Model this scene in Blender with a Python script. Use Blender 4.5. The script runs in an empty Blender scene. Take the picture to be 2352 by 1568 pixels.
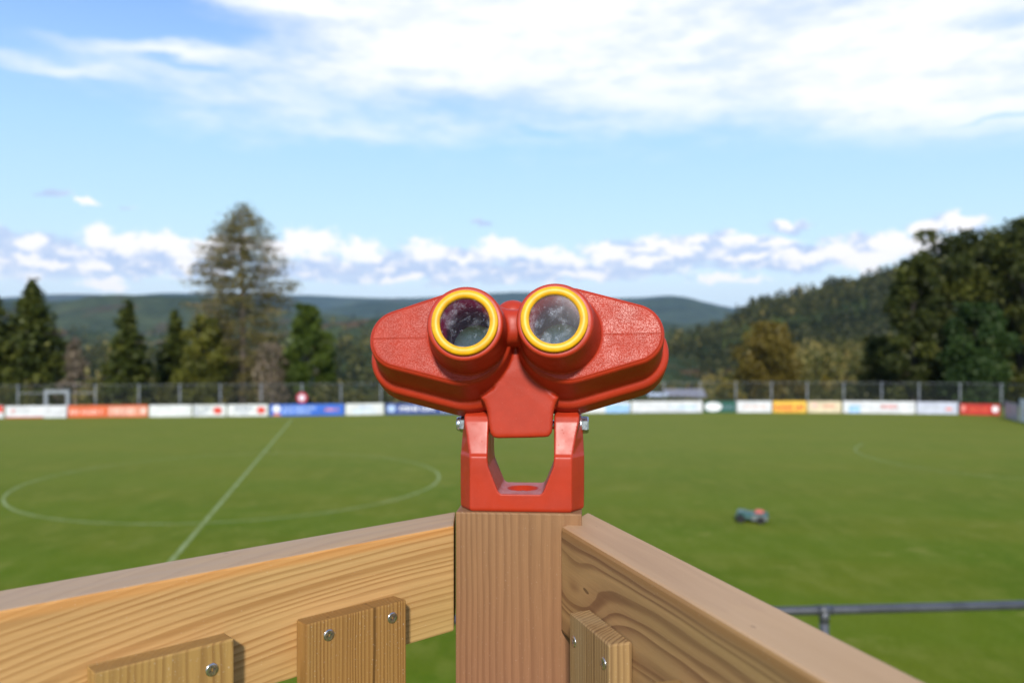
import bpy, bmesh, math, random
import numpy as np
from mathutils import Vector, Matrix, Euler

R = math.radians
SC = bpy.context.scene
COL = SC.collection
F = 1907.0            # focal length in units of a 2352 px wide frame
EYE = 6.57            # eye height above the pitch

# ------------------------------------------------------------------ camera
cam_d = bpy.data.cameras.new('camera')
cam = bpy.data.objects.new('camera', cam_d)
COL.objects.link(cam)
cam.location = (0, 0, EYE)
cam.rotation_euler = (R(90), 0, 0)
cam_d.sensor_width = 36.0
cam_d.lens = 36.0 * F / 2352.0
cam_d.clip_start = 0.02
cam_d.clip_end = 60000
cam_d.dof.use_dof = True
cam_d.dof.focus_distance = 0.685
cam_d.dof.aperture_fstop = 6.0
cam_d.dof.aperture_blades = 0
SC.camera = cam

SC.view_settings.view_transform = 'Standard'
SC.view_settings.look = 'None'
SC.view_settings.gamma = 1.0
EXPO = 0.55
SC.view_settings.exposure = EXPO
SC.cycles.volume_bounces = 0
SC.cycles.max_bounces = 8
SC.cycles.transparent_max_bounces = 24

SUN_AZ, SUN_EL = -2.0, 31.0      # degrees to the right of straight behind the camera, elevation
sd = Vector((math.sin(R(SUN_AZ)) * math.cos(R(SUN_EL)), -math.cos(R(SUN_AZ)) * math.cos(R(SUN_EL)), math.sin(R(SUN_EL))))
sun_d = bpy.data.lights.new('sun', 'SUN')
sun_d.energy = 3.0
sun_d.angle = R(5.0)      # the sun stands behind thin high cloud
sun_d.color = (1.0, 0.95, 0.87)
sun = bpy.data.objects.new('sun', sun_d)
COL.objects.link(sun)
sun.rotation_euler = sd.to_track_quat('Z', 'Y').to_euler()
sun.location = (3, -10, 20)


# ------------------------------------------------------------------ node helper
class NT:
    def __init__(self, tree):
        self.t = tree
        tree.nodes.clear()

    def n(self, typ, **kw):
        nd = self.t.nodes.new(typ)
        for k, v in kw.items():
            setattr(nd, k, v)
        return nd

    def l(self, a, b):
        self.t.links.new(a, b)

    def _in(self, sock, v):
        if hasattr(v, 'is_linked') or isinstance(v, bpy.types.NodeSocket):
            self.l(v, sock)
        elif v is not None:
            if sock.type == 'RGBA' and len(v) == 3:
                v = (*v, 1)
            sock.default_value = v

    def m(self, op, a, b=None, c=None, clamp=False):
        nd = self.n('ShaderNodeMath', operation=op, use_clamp=clamp)
        for i, v in enumerate((a, b, c)):
            if v is not None:
                self._in(nd.inputs[i], v)
        return nd.outputs[0]

    def vm(self, op, a, b=None):
        nd = self.n('ShaderNodeVectorMath', operation=op)
        self._in(nd.inputs[0], a)
        if b is not None:
            self._in(nd.inputs[3 if op == 'SCALE' else 1], b)
        return nd.outputs['Value' if op in ('LENGTH', 'DOT_PRODUCT') else 'Vector']

    def map(self, v, a0, a1, b0=0.0, b1=1.0, smooth=True):
        nd = self.n('ShaderNodeMapRange', interpolation_type='SMOOTHSTEP' if smooth else 'LINEAR')
        for i, x in enumerate((v, a0, a1, b0, b1)):
            self._in(nd.inputs[i], x)
        return nd.outputs[0]

    def mix(self, f, a, b, mode='MIX'):
        nd = self.n('ShaderNodeMix', data_type='RGBA', blend_type=mode)
        self._in(nd.inputs[0], f)
        self._in(nd.inputs[6], a)
        self._in(nd.inputs[7], b)
        return nd.outputs[2]

    def noise(self, vec, scale, detail=3, rough=0.5, out='Fac'):
        nd = self.n('ShaderNodeTexNoise')
        if vec is not None:
            self.l(vec, nd.inputs['Vector'])
        nd.inputs['Scale'].default_value = scale
        nd.inputs['Detail'].default_value = detail
        nd.inputs['Roughness'].default_value = rough
        return nd.outputs[out]

    def ramp(self, f, stops, interp='LINEAR'):
        nd = self.n('ShaderNodeValToRGB')
        nd.color_ramp.interpolation = interp
        el = nd.color_ramp.elements
        while len(el) < len(stops):
            el.new(0.5)
        for e, (p, c) in zip(el, stops):
            e.position = p
            e.color = (*c, 1) if len(c) == 3 else c
        self._in(nd.inputs[0], f)
        return nd.outputs[0]

    def comb(self, x, y, z):
        nd = self.n('ShaderNodeCombineXYZ')
        for i, v in enumerate((x, y, z)):
            self._in(nd.inputs[i], v)
        return nd.outputs[0]

    def sep(self, v):
        nd = self.n('ShaderNodeSeparateXYZ')
        self.l(v, nd.inputs[0])
        return nd.outputs

    def mapping(self, v, scale=(1, 1, 1), loc=(0, 0, 0), typ='POINT'):
        nd = self.n('ShaderNodeMapping', vector_type=typ)
        self.l(v, nd.inputs[0])
        nd.inputs['Location'].default_value = loc
        nd.inputs['Scale'].default_value = scale
        return nd.outputs[0]


    def ellipse(self, vec, acc, cx, cy, rx, ry):
        # the running total is fed in at weight zero only so that the nodes are evaluated one after another
        if acc is not None:
            nd = self.n('ShaderNodeVectorMath', operation='MULTIPLY_ADD')
            self.l(acc, nd.inputs[0]); nd.inputs[1].default_value = (1e-9, 1e-9, 1e-9); self.l(vec, nd.inputs[2])
            vec = nd.outputs[0]
        nd = self.n('ShaderNodeVectorMath', operation='MULTIPLY_ADD')
        self.l(vec, nd.inputs[0]); nd.inputs[1].default_value = (1 / rx, 1 / ry, 0); nd.inputs[2].default_value = (-cx / rx, -cy / ry, 0)
        return nd.outputs[0]


# ------------------------------------------------------------------ sky
world = bpy.data.worlds.new('World')
SC.world = world
world.use_nodes = True
w = NT(world.node_tree)
tc = w.n('ShaderNodeTexCoord').outputs['Generated']
sky = w.n('ShaderNodeTexSky', sky_type='NISHITA')
sky.sun_disc = False
sky.sun_elevation = R(SUN_EL)
sky.sun_rotation = math.atan2(sd.x, sd.y)
sky.air_density = 1.0
sky.dust_density = 0.6
sky.ozone_density = 1.5
STR = 0.10
sx, sy, sz = w.sep(tc)
az = w.m('ARCTAN2', sx, sy)
el = w.m('DIVIDE', sz, w.m('SQRT', w.m('ADD', w.m('MULTIPLY', sx, sx), w.m('ADD', w.m('MULTIPLY', sy, sy), 1e-6))))
P = w.comb(w.m('MULTIPLY', az, 1.907), w.m('MULTIPLY', el, 1.907), 0.0)   # directions, in thousands of frame units


def sk(px, py):
    a = math.atan((px - 1176) / F)
    return a * 1.907, (784 - py) / F * math.cos(a) * 1.907


blue = w.ramp(w.m('MULTIPLY', el, 0.5), [
    (0.0, (0.70, 0.84, 0.95)), (0.04, (0.66, 0.86, 1.0)), (0.075, (0.56, 0.82, 1.0)),
    (0.12, (0.45, 0.74, 1.0)), (0.20, (0.25, 0.48, 1.0)), (0.5, (0.10, 0.24, 0.62)), (1.0, (0.07, 0.18, 0.5))])
K = 1.12 / (STR * 2 ** EXPO)
blue = w.vm('SCALE', blue, K)
base = w.mix(0.8, sky.outputs[0], blue)

# large high cloud sheet
n1 = w.noise(w.mapping(P, (1.4, 5.2, 1)), 2.0, 6, 0.6)
n2 = w.noise(w.mapping(P, (1.0, 2.6, 1), (3.1, 1.7, 0)), 11.0, 4, 0.55)
warp = w.noise(w.mapping(P, (1, 2, 1)), 5.0, 3, 0.5, 'Color')
Pw = w.vm('ADD', P, w.vm('SCALE', w.vm('SUBTRACT', warp, (0.5, 0.5, 0.5)), 0.09))


def blob_sum(pts, vec):
    acc = None
    for (px, py, rx, ry, wt) in pts:
        cx, cy = sk(px, py)
        q = w.ellipse(vec, acc, cx, cy, rx / 1000, ry / 1000)
        g = w.m('MULTIPLY', w.map(w.vm('LENGTH', q), 1.0, 0.25), wt)
        acc = g if acc is None else w.m('ADD', acc, g)
    return acc


cir = blob_sum([
    (1500, 90, 900, 300, 1.0), (2320, 150, 620, 240, 1.0), (880, 60, 480, 190, .75), (640, -10, 420, 60, .6),
    (300, 105, 330, 30, .55), (30, 135, 260, 26, .45), (560, 185, 560, 95, .55), (600, 285, 380, 75, .42),
    (960, 305, 330, 60, .38), (1500, -300, 1500, 380, .7), (1260, 390, 420, 50, .12),
    (120, 45, 420, 60, -.5), (420, 150, 120, 18, -.35), (2300, 48, 140, 40, -.45), (2330, 272, 160, 12, -.5),
    (1240, 300, 100, 16, -.25), (60, 260, 240, 70, -.3)], Pw)
cov = w.m('ADD', cir, w.m('ADD', w.m('MULTIPLY', w.m('SUBTRACT', n1, 0.5), 0.8), w.m('MULTIPLY', w.m('SUBTRACT', n2, 0.5), 0.5)))
# the sheet stops above the horizon band
a_c = w.m('MULTIPLY', w.map(cov, -0.02, 1.22), w.map(el, 0.17, 0.25))
overhead = w.m('MULTIPLY', w.map(el, 0.42, 0.7), w.map(w.noise(tc, 2.2, 5, 0.6), 0.42, 0.62))
a_c = w.m('MAXIMUM', w.m('MULTIPLY', a_c, 0.96), w.m('MULTIPLY', overhead, 0.35))
ccol = w.mix(w.map(w.m('ADD', w.m('MULTIPLY', n1, 0.6), w.m('MULTIPLY', n2, 0.4)), 0.38, 0.56), (0.82 * K, 0.88 * K, 1.02 * K), (1.0 * K, 1.01 * K, 1.03 * K))
col = w.mix(a_c, base, ccol)

# cumulus above the hills
wv = w.noise(w.mapping(P, (1, 1.4, 1)), 15.0, 6, 0.62, 'Color')
Pc = w.vm('ADD', P, w.vm('SCALE', w.vm('SUBTRACT', wv, (0.5, 0.5, 0.5)), 0.075))


def blob_max(pts, vec):
    acc = None
    for (px, py, rx, ry) in pts:
        cx, cy = sk(px, py)
        q = w.ellipse(vec, acc, cx, cy, rx / 1000, ry / 1000)
        g = w.m('SUBTRACT', 1.0, w.vm('LENGTH', q))
        acc = g if acc is None else w.m('SMOOTH_MAX', acc, g, 0.1)
    return acc


grey = blob_max([
    (60, 590, 260, 52), (330, 595, 240, 48), (160, 620, 260, 20), (420, 622, 120, 16), (780, 620, 260, 34), (1050, 625, 260, 34),
    (1000, 600, 200, 40), (1330, 620, 320, 32), (1560, 580, 280, 45), (1800, 590, 260, 40), (2000, 570, 140, 30),
    (1650, 552, 160, 26), (0, 527, 26, 16), (1108, 514, 26, 8), (125, 448, 42, 9), (1825, 520, 60, 16), (2180, 515, 90, 22),
    (290, 481, 30, 7), (-500, 590, 400, 50), (2900, 580, 500, 60)], Pc)
white = blob_max([
    (70, 566, 34, 26), (225, 552, 42, 30), (285, 560, 60, 22), (375, 560, 80, 32), (430, 575, 45, 22), (250, 652, 55, 20),
    (100, 606, 60, 14), (220, 608, 40, 12), (430, 606, 30, 14), (490, 565, 60, 28), (560, 560, 60, 28),
    (690, 556, 60, 36), (735, 566, 56, 38), (640, 570, 50, 26), (830, 574, 54, 27), (860, 585, 30, 14),
    (985, 578, 70, 26), (1060, 590, 40, 14), (1150, 572, 80, 32), (1240, 582, 70, 24), (1300, 592, 50, 18),
    (1395, 568, 70, 14), (1400, 590, 60, 18), (1480, 600, 70, 16), (1500, 565, 70, 16), (1560, 576, 60, 18), (1600, 548, 34, 12),
    (1700, 540, 60, 16), (1790, 556, 50, 14), (1850, 590, 90, 20), (1930, 574, 60, 26), (2050, 558, 46, 34), (2000, 596, 70, 26),
    (1720, 592, 60, 14), (2130, 560, 60, 30), (1345, 630, 70, 12), (930, 640, 60, 10), (200, 468, 32, 8), (1680, 640, 90, 10),
    (2210, 508, 50, 20), (2120, 520, 40, 12), (1812, 515, 24, 10), (1818, 664, 16, 10)], Pc)
fine = w.noise(w.mapping(P, (1, 1.6, 1)), 30.0, 5, 0.6)
ag = w.map(w.m('ADD', grey, w.m('MULTIPLY', w.m('SUBTRACT', w.noise(w.mapping(P, (1, 3.5, 1)), 14.0, 4, 0.55), 0.5), 0.9)), 0.0, 0.45)
col = w.mix(w.m('MULTIPLY', ag, 0.88), col, w.mix(w.noise(w.mapping(P, (1, 4, 1)), 16.0, 3), (0.38 * K, 0.51 * K, 0.82 * K), (0.68 * K, 0.77 * K, 0.94 * K)))
puff = w.noise(w.mapping(P, (1, 1.9, 1), (0.3, 0.1, 0)), 19.0, 6, 0.58)
aw = w.map(w.m('ADD', w.m('ADD', white, 0.08), w.m('MULTIPLY', w.m('SUBTRACT', fine, 0.5), 1.4)), 0.0, 0.55)
aw = w.m('MAXIMUM', aw, w.m('MULTIPLY', w.map(puff, 0.46, 0.66), w.m('MULTIPLY', w.map(grey, -0.05, 0.35), 0.85)))
col = w.mix(aw, col, (1.03 * K, 1.01 * K, 1.02 * K))
# pale band just over the skyline
col = w.mix(w.m('MULTIPLY', w.map(el, 0.085, 0.055), w.m('MULTIPLY', w.m('SUBTRACT', 1.0, aw), 0.75)), col, (0.72 * K, 0.86 * K, 0.98 * K))
bg = w.n('ShaderNodeBackground')
w.l(col, bg.inputs[0])
bg.inputs[1].default_value = STR
wo = w.n('ShaderNodeOutputWorld')
w.l(bg.outputs[0], wo.inputs[0])


# ------------------------------------------------------------------ object helpers
def Wp(px, py, Y):
    return Vector(((px - 1176) / F * Y, Y, EYE - (py - 784) / F * Y))


def tag(o, label=None, cat=None, group=None, kind=None):
    if label: o['label'] = label
    if cat: o['category'] = cat
    if group: o['group'] = group
    if kind: o['kind'] = kind
    return o


def obj(name, me, mats=None, parent=None, smooth=False):
    if isinstance(me, bmesh.types.BMesh):
        bm = me
        me = bpy.data.meshes.new(name)
        bm.normal_update()
        bm.to_mesh(me)
        bm.free()
    me.name = name
    o = bpy.data.objects.new(name, me)
    COL.objects.link(o)
    if mats is not None and len(me.materials) == 0:
        for m_ in (mats if isinstance(mats, (list, tuple)) else [mats]):
            me.materials.append(m_)
    if smooth:
        me.polygons.foreach_set('use_smooth', [True] * len(me.polygons))
    if parent: o.parent = parent
    return o


def empty(name, loc=(0, 0, 0), rot=(0, 0, 0)):
    o = bpy.data.objects.new(name, None)
    o.empty_display_size = 0.1
    COL.objects.link(o)
    o.location = loc
    o.rotation_euler = rot
    return o


def copy_tree(o, parent=None):
    c = o.copy()
    COL.objects.link(c)
    c.parent = parent
    for ch in o.children:
        copy_tree(ch, c)
    return c


def box(bm, c, s, rz=0.0, mat=0, M=None):
    T = Matrix.Translation(c) @ Matrix.Rotation(rz, 4, 'Z') @ Matrix.Diagonal((s[0], s[1], s[2], 1))
    if M is not None: T = M @ T
    r = bmesh.ops.create_cube(bm, size=1.0, matrix=T)
    for f in {f for v in r['verts'] for f in v.link_faces}: f.material_index = mat
    return r['verts']


def bridge(bm, loops, closed=True, cap0=True, cap1=True, mat=0):
    vs = [[bm.verts.new(p) for p in lp] for lp in loops]
    for a, b in zip(vs, vs[1:]):
        n = len(a)
        for i in range(n if closed else n - 1):
            f = bm.faces.new((a[i], a[(i + 1) % n], b[(i + 1) % n], b[i]))
            f.material_index = mat
    if cap0: bm.faces.new(list(reversed(vs[0]))).material_index = mat
    if cap1: bm.faces.new(vs[-1]).material_index = mat
    return vs


def tube(bm, p0, p1, r0, r1=None, n=12, mat=0):
    p0 = Vector(p0); p1 = Vector(p1)
    r1 = r0 if r1 is None else r1
    q = (p1 - p0).normalized().to_track_quat('Z', 'Y')
    lp = []
    for p, r in ((p0, r0), (p1, r1)):
        lp.append([p + q @ Vector((math.cos(2 * math.pi * i / n) * r, math.sin(2 * math.pi * i / n) * r, 0)) for i in range(n)])
    bridge(bm, lp, mat=mat)


def lathe(bm, prof, axis_o, n=64, mat=0, closed=True):
    """prof: list of (radius, depth y); revolved round local +Y through axis_o"""
    lp = []
    for r, y in prof:
        lp.append([Vector((axis_o[0] + math.cos(2 * math.pi * i / n) * r, axis_o[1] + y, axis_o[2] + math.sin(2 * math.pi * i / n) * r)) for i in range(n)])
    if closed: lp.append(lp[0])
    vs = [[bm.verts.new(p) for p in l] for l in (lp[:-1] if closed else lp)]
    if closed: vs.append(vs[0])
    for a, b in zip(vs, vs[1:]):
        for i in range(n):
            bm.faces.new((a[i], b[i], b[(i + 1) % n], a[(i + 1) % n])).material_index = mat


def bake(bm, mods):
    """run a list of (type, settings) modifiers over bm and return the mesh"""
    me = bpy.data.meshes.new('tmp')
    bmesh.ops.recalc_face_normals(bm, faces=bm.faces)
    bm.to_mesh(me); bm.free()
    o = bpy.data.objects.new('tmp', me)
    COL.objects.link(o)
    for i, (t, kw) in enumerate(mods):
        m_ = o.modifiers.new(str(i), t)
        for k, v in kw.items(): setattr(m_, k, v)
    dg = bpy.context.evaluated_depsgraph_get()
    dg.update()
    out = bpy.data.meshes.new_from_object(o.evaluated_get(dg), depsgraph=dg)
    bpy.data.objects.remove(o)
    bpy.data.meshes.remove(me)
    return out


def bevel_box_mesh(x0, x1, y0, y1, z0, z1, bev=0.0015, skew=None, seg=2):
    """box with rounded arrises; skew(x,y)->x lets an end be cut on a slant"""
    bm = bmesh.new()
    box(bm, ((x0 + x1) / 2, (y0 + y1) / 2, (z0 + z1) / 2), (x1 - x0, y1 - y0, z1 - z0))
    if skew:
        for v in bm.verts: v.co.x = skew(v.co.x, v.co.y)
    bmesh.ops.bevel(bm, geom=bm.edges[:], offset=bev, segments=seg, profile=0.6, affect='EDGES')
    return bm


# ------------------------------------------------------------------ materials
def new_mat(name):
    m_ = bpy.data.materials.new(name)
    m_.use_nodes = True
    return m_, NT(m_.node_tree)


def principled(t, color, rough=0.5, metal=0.0, bump=None, bstr=0.3, bdist=0.001, spec=0.5, coat=0.0, coat_r=0.1):
    p = t.n('ShaderNodeBsdfPrincipled')
    t._in(p.inputs['Base Color'], color)
    t._in(p.inputs['Roughness'], rough)
    p.inputs['Metallic'].default_value = metal
    p.inputs['Specular IOR Level'].default_value = spec
    p.inputs['Coat Weight'].default_value = coat
    p.inputs['Coat Roughness'].default_value = coat_r
    if bump is not None:
        b = t.n('ShaderNodeBump')
        b.inputs['Strength'].default_value = bstr
        b.inputs['Distance'].default_value = bdist
        t.l(bump, b.inputs['Height'])
        t.l(b.outputs[0], p.inputs['Normal'])
    o = t.n('ShaderNodeOutputMaterial')
    t.l(p.outputs[0], o.inputs[0])
    return p


def simple(name, color, rough=0.5, metal=0.0, var=0.12, scale=4.0, **kw):
    m_, t = new_mat(name)
    c = t.n('ShaderNodeTexCoord').outputs['Object']
    n = t.noise(c, scale, 4, 0.6)
    dark = tuple(x * (1 - var * 1.6) for x in color)
    lite = tuple(min(1, x * (1 + var)) for x in color)
    colr = t.mix(t.map(n, 0.3, 0.7), dark, lite)
    principled(t, colr, rough, metal, **kw)
    return m_


def wood(name, light, dark, off, spacing, axis='X', kx2=0.0, knot=None, dist=0.010, contrast=1.0, tint=(0.62, 0.60, 0.42), grain=1.0, seed=0.0, tilt=0.0, streak=None, top=None, edge=None, low=None, bandk=0.15):
    m_, t = new_mat(name)
    c = t.n('ShaderNodeTexCoord').outputs['Object']
    x, y, z = t.sep(c)
    if axis == 'Z': x, y, z = z, y, x
    v = t.comb(t.m('ADD', x, seed), y, z)
    dy = t.m('SUBTRACT', y, off[0]); dz = t.m('SUBTRACT', t.m('SUBTRACT', z, off[1]), t.m('MULTIPLY', x, tilt))
    d = t.m('SQRT', t.m('ADD', t.m('MULTIPLY', dy, dy), t.m('MULTIPLY', dz, dz)))
    wn = t.noise(t.mapping(v, (3.0, 14, 14)), 1.0, 3, 0.55)
    d = t.m('ADD', d, t.m('MULTIPLY', t.m('SUBTRACT', wn, 0.5), dist * 2))
    if kx2: d = t.m('ADD', d, t.m('MULTIPLY', t.m('MULTIPLY', x, x), kx2))
    if knot:
        for (kx, kz, rx, rz, amp) in knot:
            q = t.m('ADD', t.m('POWER', t.m('DIVIDE', t.m('SUBTRACT', x, kx), rx), 2.0), t.m('POWER', t.m('DIVIDE', t.m('SUBTRACT', z, kz), rz), 2.0))
            d = t.m('ADD', d, t.m('MULTIPLY', t.m('EXPONENT', t.m('MULTIPLY', q, -1.0)), amp))
    yr = t.noise(t.comb(t.m('ADD', t.m('MULTIPLY', d, 60.0), seed), 0.0, 0.0), 1.0, 2, 0.5)     # good and poor growing years
    d = t.m('ADD', d, t.m('MULTIPLY', t.m('SUBTRACT', yr, 0.5), spacing * 3.2))
    ph = t.m('FRACT', t.m('DIVIDE', t.m('ADD', d, 1.0), spacing))
    late = t.m('MULTIPLY', t.map(ph, 0.30, 0.86), t.map(ph, 1.0, 0.93))
    cv = t.map(t.noise(t.mapping(v, (1.5, 60, 60)), 1.0, 2), 0.2, 0.8, 0.35, 1.0)
    late = t.m('MULTIPLY', late, cv)
    fib = t.noise(t.mapping(v, (14, 700, 700)), 1.0, 3, 0.65)
    fib2 = t.noise(t.mapping(v, (60, 2400, 2400)), 1.0, 2, 0.6)
    colr = t.mix(t.m('MULTIPLY', late, contrast), light, dark)
    blot = t.noise(t.mapping(v, (2.5, 16, 16), (3, 5, 1)), 1.0, 3, 0.5)
    colr = t.mix(t.m('MULTIPLY', t.map(blot, 0.45, 0.75), 0.45), colr, tint)
    g2 = t.noise(t.mapping(v, (5, 34, 34), (7, 2, 8)), 1.0, 4, 0.6)
    colr = t.mix(t.m('MULTIPLY', t.map(yr, 0.42, 0.60), bandk), colr, tuple(x_ * 1.05 for x_ in dark))
    colr = t.mix(t.m('MULTIPLY', t.map(g2, 0.55, 0.8), 0.35), colr, tuple(x_ * 0.72 for x_ in dark))
    if streak:   # one long dark heart streak in the board: (across position, half width, strength)
        s_ = t.map(t.m('ABSOLUTE', t.m('SUBTRACT', t.m('ADD', z, t.m('MULTIPLY', t.m('SUBTRACT', t.noise(t.mapping(v, (9, 1, 1)), 1.0, 2), 0.5), 0.006)), streak[0])), streak[1], streak[1] * 0.5)
        colr = t.mix(t.m('MULTIPLY', s_, streak[2]), colr, tuple(x_ * 0.45 for x_ in dark))
    sh = t.m('ADD', 1.0 - 0.16 * grain, t.m('MULTIPLY', t.m('ADD', fib, t.m('MULTIPLY', fib2, 0.5)), 0.22 * grain))
    colr = t.vm('SCALE', colr, sh)
    if low:       # redder towards the bottom of the timber
        colr = t.mix(t.map(x, -0.02, -0.16, 0.0, 0.7), colr, t.vm('MULTIPLY', colr, low))
    if edge:      # orange strip under the upper arris
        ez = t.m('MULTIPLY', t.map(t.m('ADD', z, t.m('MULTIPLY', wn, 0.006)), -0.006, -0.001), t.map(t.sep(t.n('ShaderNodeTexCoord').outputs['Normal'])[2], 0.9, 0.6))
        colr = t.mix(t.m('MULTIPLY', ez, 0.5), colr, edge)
    if top:      # upper faces mixed towards another tone: greyer on rails, darker on picket ends
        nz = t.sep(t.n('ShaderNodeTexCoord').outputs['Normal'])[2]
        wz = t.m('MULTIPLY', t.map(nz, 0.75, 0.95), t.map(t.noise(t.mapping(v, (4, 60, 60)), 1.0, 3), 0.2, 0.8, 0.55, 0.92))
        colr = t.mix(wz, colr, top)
    pin = t.map(t.noise(t.mapping(v, (45, 120, 120), (2, 9, 4)), 1.0, 1, 0.4), 0.76, 0.80)
    colr = t.mix(t.m('MULTIPLY', pin, 0.7), colr, tuple(x_ * 0.4 for x_ in dark))
    spk = t.map(t.noise(c, 900.0, 1, 0.5), 0.70, 0.78)
    colr = t.mix(t.m('MULTIPLY', spk, 0.28), colr, (0.85, 0.78, 0.66))
    h = t.m('ADD', t.m('MULTIPLY', late, 0.30), t.m('MULTIPLY', fib, 0.8))
    principled(t, colr, 0.62, bump=h, bstr=0.3, bdist=0.0006, spec=0.25)
    return m_


LIN = lambda r, g, b: tuple((x / 255 / 12.92) if x / 255 <= 0.04045 else ((x / 255 + 0.055) / 1.055) ** 2.4 for x in (r, g, b))

# red moulded plastic; leather grain pressed into the flat faces of the pods
RED = (0.42, 0.032, 0.009)


def red_mat(name, leather):
    m_, t = new_mat(name)
    tcn = t.n('ShaderNodeTexCoord')
    c = tcn.outputs['Object']
    micro = t.noise(c, 1500.0, 2, 0.6)
    soft = t.noise(c, 60.0, 3, 0.5)
    speck = t.map(t.noise(c, 640.0, 1, 0.5), 0.72, 0.80)
    h = t.m('ADD', t.m('MULTIPLY', micro, 0.10), t.m('ADD', t.m('MULTIPLY', soft, 0.25), t.m('MULTIPLY', speck, 0.35)))
    rough = t.map(soft, 0.3, 0.7, 0.40, 0.52) if leather else t.map(soft, 0.3, 0.7, 0.36, 0.46)
    if leather:
        x, y, z = t.sep(c)
        ny = t.sep(tcn.outputs['Normal'])[1]
        zone = t.m('MULTIPLY', t.map(ny, -0.93, -0.985), t.m('MULTIPLY', t.map(y, 0.006, 0.002), t.map(y, -0.006, -0.002)))
        wv_ = t.noise(c, 300.0, 2, 0.5, 'Color')
        cw = t.vm('ADD', c, t.vm('SCALE', t.vm('SUBTRACT', wv_, (0.5, 0.5, 0.5)), 0.0022))
        nn = t.noise(cw, 480.0, 1, 0.4)
        worm = t.map(t.m('ABSOLUTE', t.m('SUBTRACT', nn, 0.5)), 0.0, 0.05)
        seam = t.map(t.m('ABSOLUTE', t.m('SUBTRACT', z, -0.0008)), 0.0002, 0.0007)
        h = t.m('ADD', h, t.m('MULTIPLY', zone, t.m('ADD', t.m('MULTIPLY', worm, 0.48), t.m('MULTIPLY', seam, 1.2))))
        rough = t.m('SUBTRACT', rough, t.m('MULTIPLY', zone, 0.03))
    colr = t.mix(t.map(t.noise(c, 35.0, 4, 0.6), 0.35, 0.7), RED, tuple(x_ * 0.86 for x_ in RED))
    dust = t.m('MULTIPLY', t.map(t.noise(c, 900.0, 2, 0.7), 0.66, 0.76), 0.35)
    colr = t.mix(dust, colr, (0.65, 0.28, 0.2))
    principled(t, colr, rough, bump=h, bstr=0.8, bdist=0.00042, spec=0.32 if leather else 0.40)
    return m_


M_RED_L = red_mat('red_plastic_leather_grain', True)
M_RED = red_mat('red_plastic', False)
M_YEL = simple('yellow_plastic', (0.76, 0.38, 0.003), 0.42, var=0.10, scale=120, spec=0.4)
M_INNER = simple('tube_inside', (0.26, 0.010, 0.050), 0.6, scale=50)
M_ZINC = simple('zinc_plated_steel', (0.55, 0.57, 0.62), 0.25, metal=0.9, scale=300, var=0.25)
M_SCREW = simple('bright_screw_steel', (0.62, 0.61, 0.60), 0.22, metal=0.95, scale=500, var=0.2)
M_SCREWH = simple('screw_recess', (0.04, 0.04, 0.04), 0.5, scale=100)


def lens_mat(name, haze, col_h, seed, scratches):
    m_, t = new_mat(name)
    c = t.mapping(t.n('ShaderNodeTexCoord').outputs['Object'], (1, 1, 1), (seed, seed * .7, 0))
    cloud = t.map(t.noise(c, 75.0, 4, 0.65), 0.50, 0.66)
    dustn = t.map(t.noise(c, 800.0, 2, 0.7), 0.52, 0.70)
    dots = t.map(t.noise(c, 330.0, 1, 0.5), 0.70, 0.76)
    specks = t.map(t.noise(c, 700.0, 1, 0.5), 0.72, 0.78)
    f = t.m('ADD', haze, t.m('ADD', t.m('MULTIPLY', cloud, t.m('ADD', 0.06 + haze, t.m('MULTIPLY', dustn, haze * 8 + .16))), t.m('ADD', t.m('MULTIPLY', dots, 0.10), t.m('MULTIPLY', specks, 0.12))), clamp=True)
    if scratches:
        for (sc_, rot, lo) in ((26, 0.5, 0.006), (30, 1.25, 0.005), (22, 1.7, 0.005)):
            mp = t.n('ShaderNodeMapping'); t.l(c, mp.inputs[0]); mp.inputs['Rotation'].default_value = (0, rot, 0)
            mp2 = t.mapping(mp.outputs[0], (1, 1, 3.2))
            ab = t.m('ABSOLUTE', t.m('SUBTRACT', t.noise(mp2, sc_, 1, 0.3), 0.5))
            f = t.m('ADD', f, t.m('MULTIPLY', t.map(ab, lo * .45, 0.0), t.m('MULTIPLY', t.map(t.noise(mp2, 110, 1), 0.56, 0.66), 0.30)), clamp=True)
    tr = t.n('ShaderNodeBsdfTransparent'); tr.inputs[0].default_value = (0.86, 0.88, 0.92, 1)
    di = t.n('ShaderNodeBsdfDiffuse'); di.inputs[0].default_value = (*col_h, 1)
    gl = t.n('ShaderNodeBsdfGlossy'); gl.inputs['Roughness'].default_value = 0.06
    fr = t.n('ShaderNodeFresnel'); fr.inputs[0].default_value = 1.25
    m1 = t.n('ShaderNodeMixShader'); t.l(f, m1.inputs[0]); t.l(tr.outputs[0], m1.inputs[1]); t.l(di.outputs[0], m1.inputs[2])
    m2 = t.n('ShaderNodeMixShader'); t.l(fr.outputs[0], m2.inputs[0]); t.l(m1.outputs[0], m2.inputs[1]); t.l(gl.outputs[0], m2.inputs[2])
    o = t.n('ShaderNodeOutputMaterial'); t.l(m2.outputs[0], o.inputs[0])
    return m_


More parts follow.
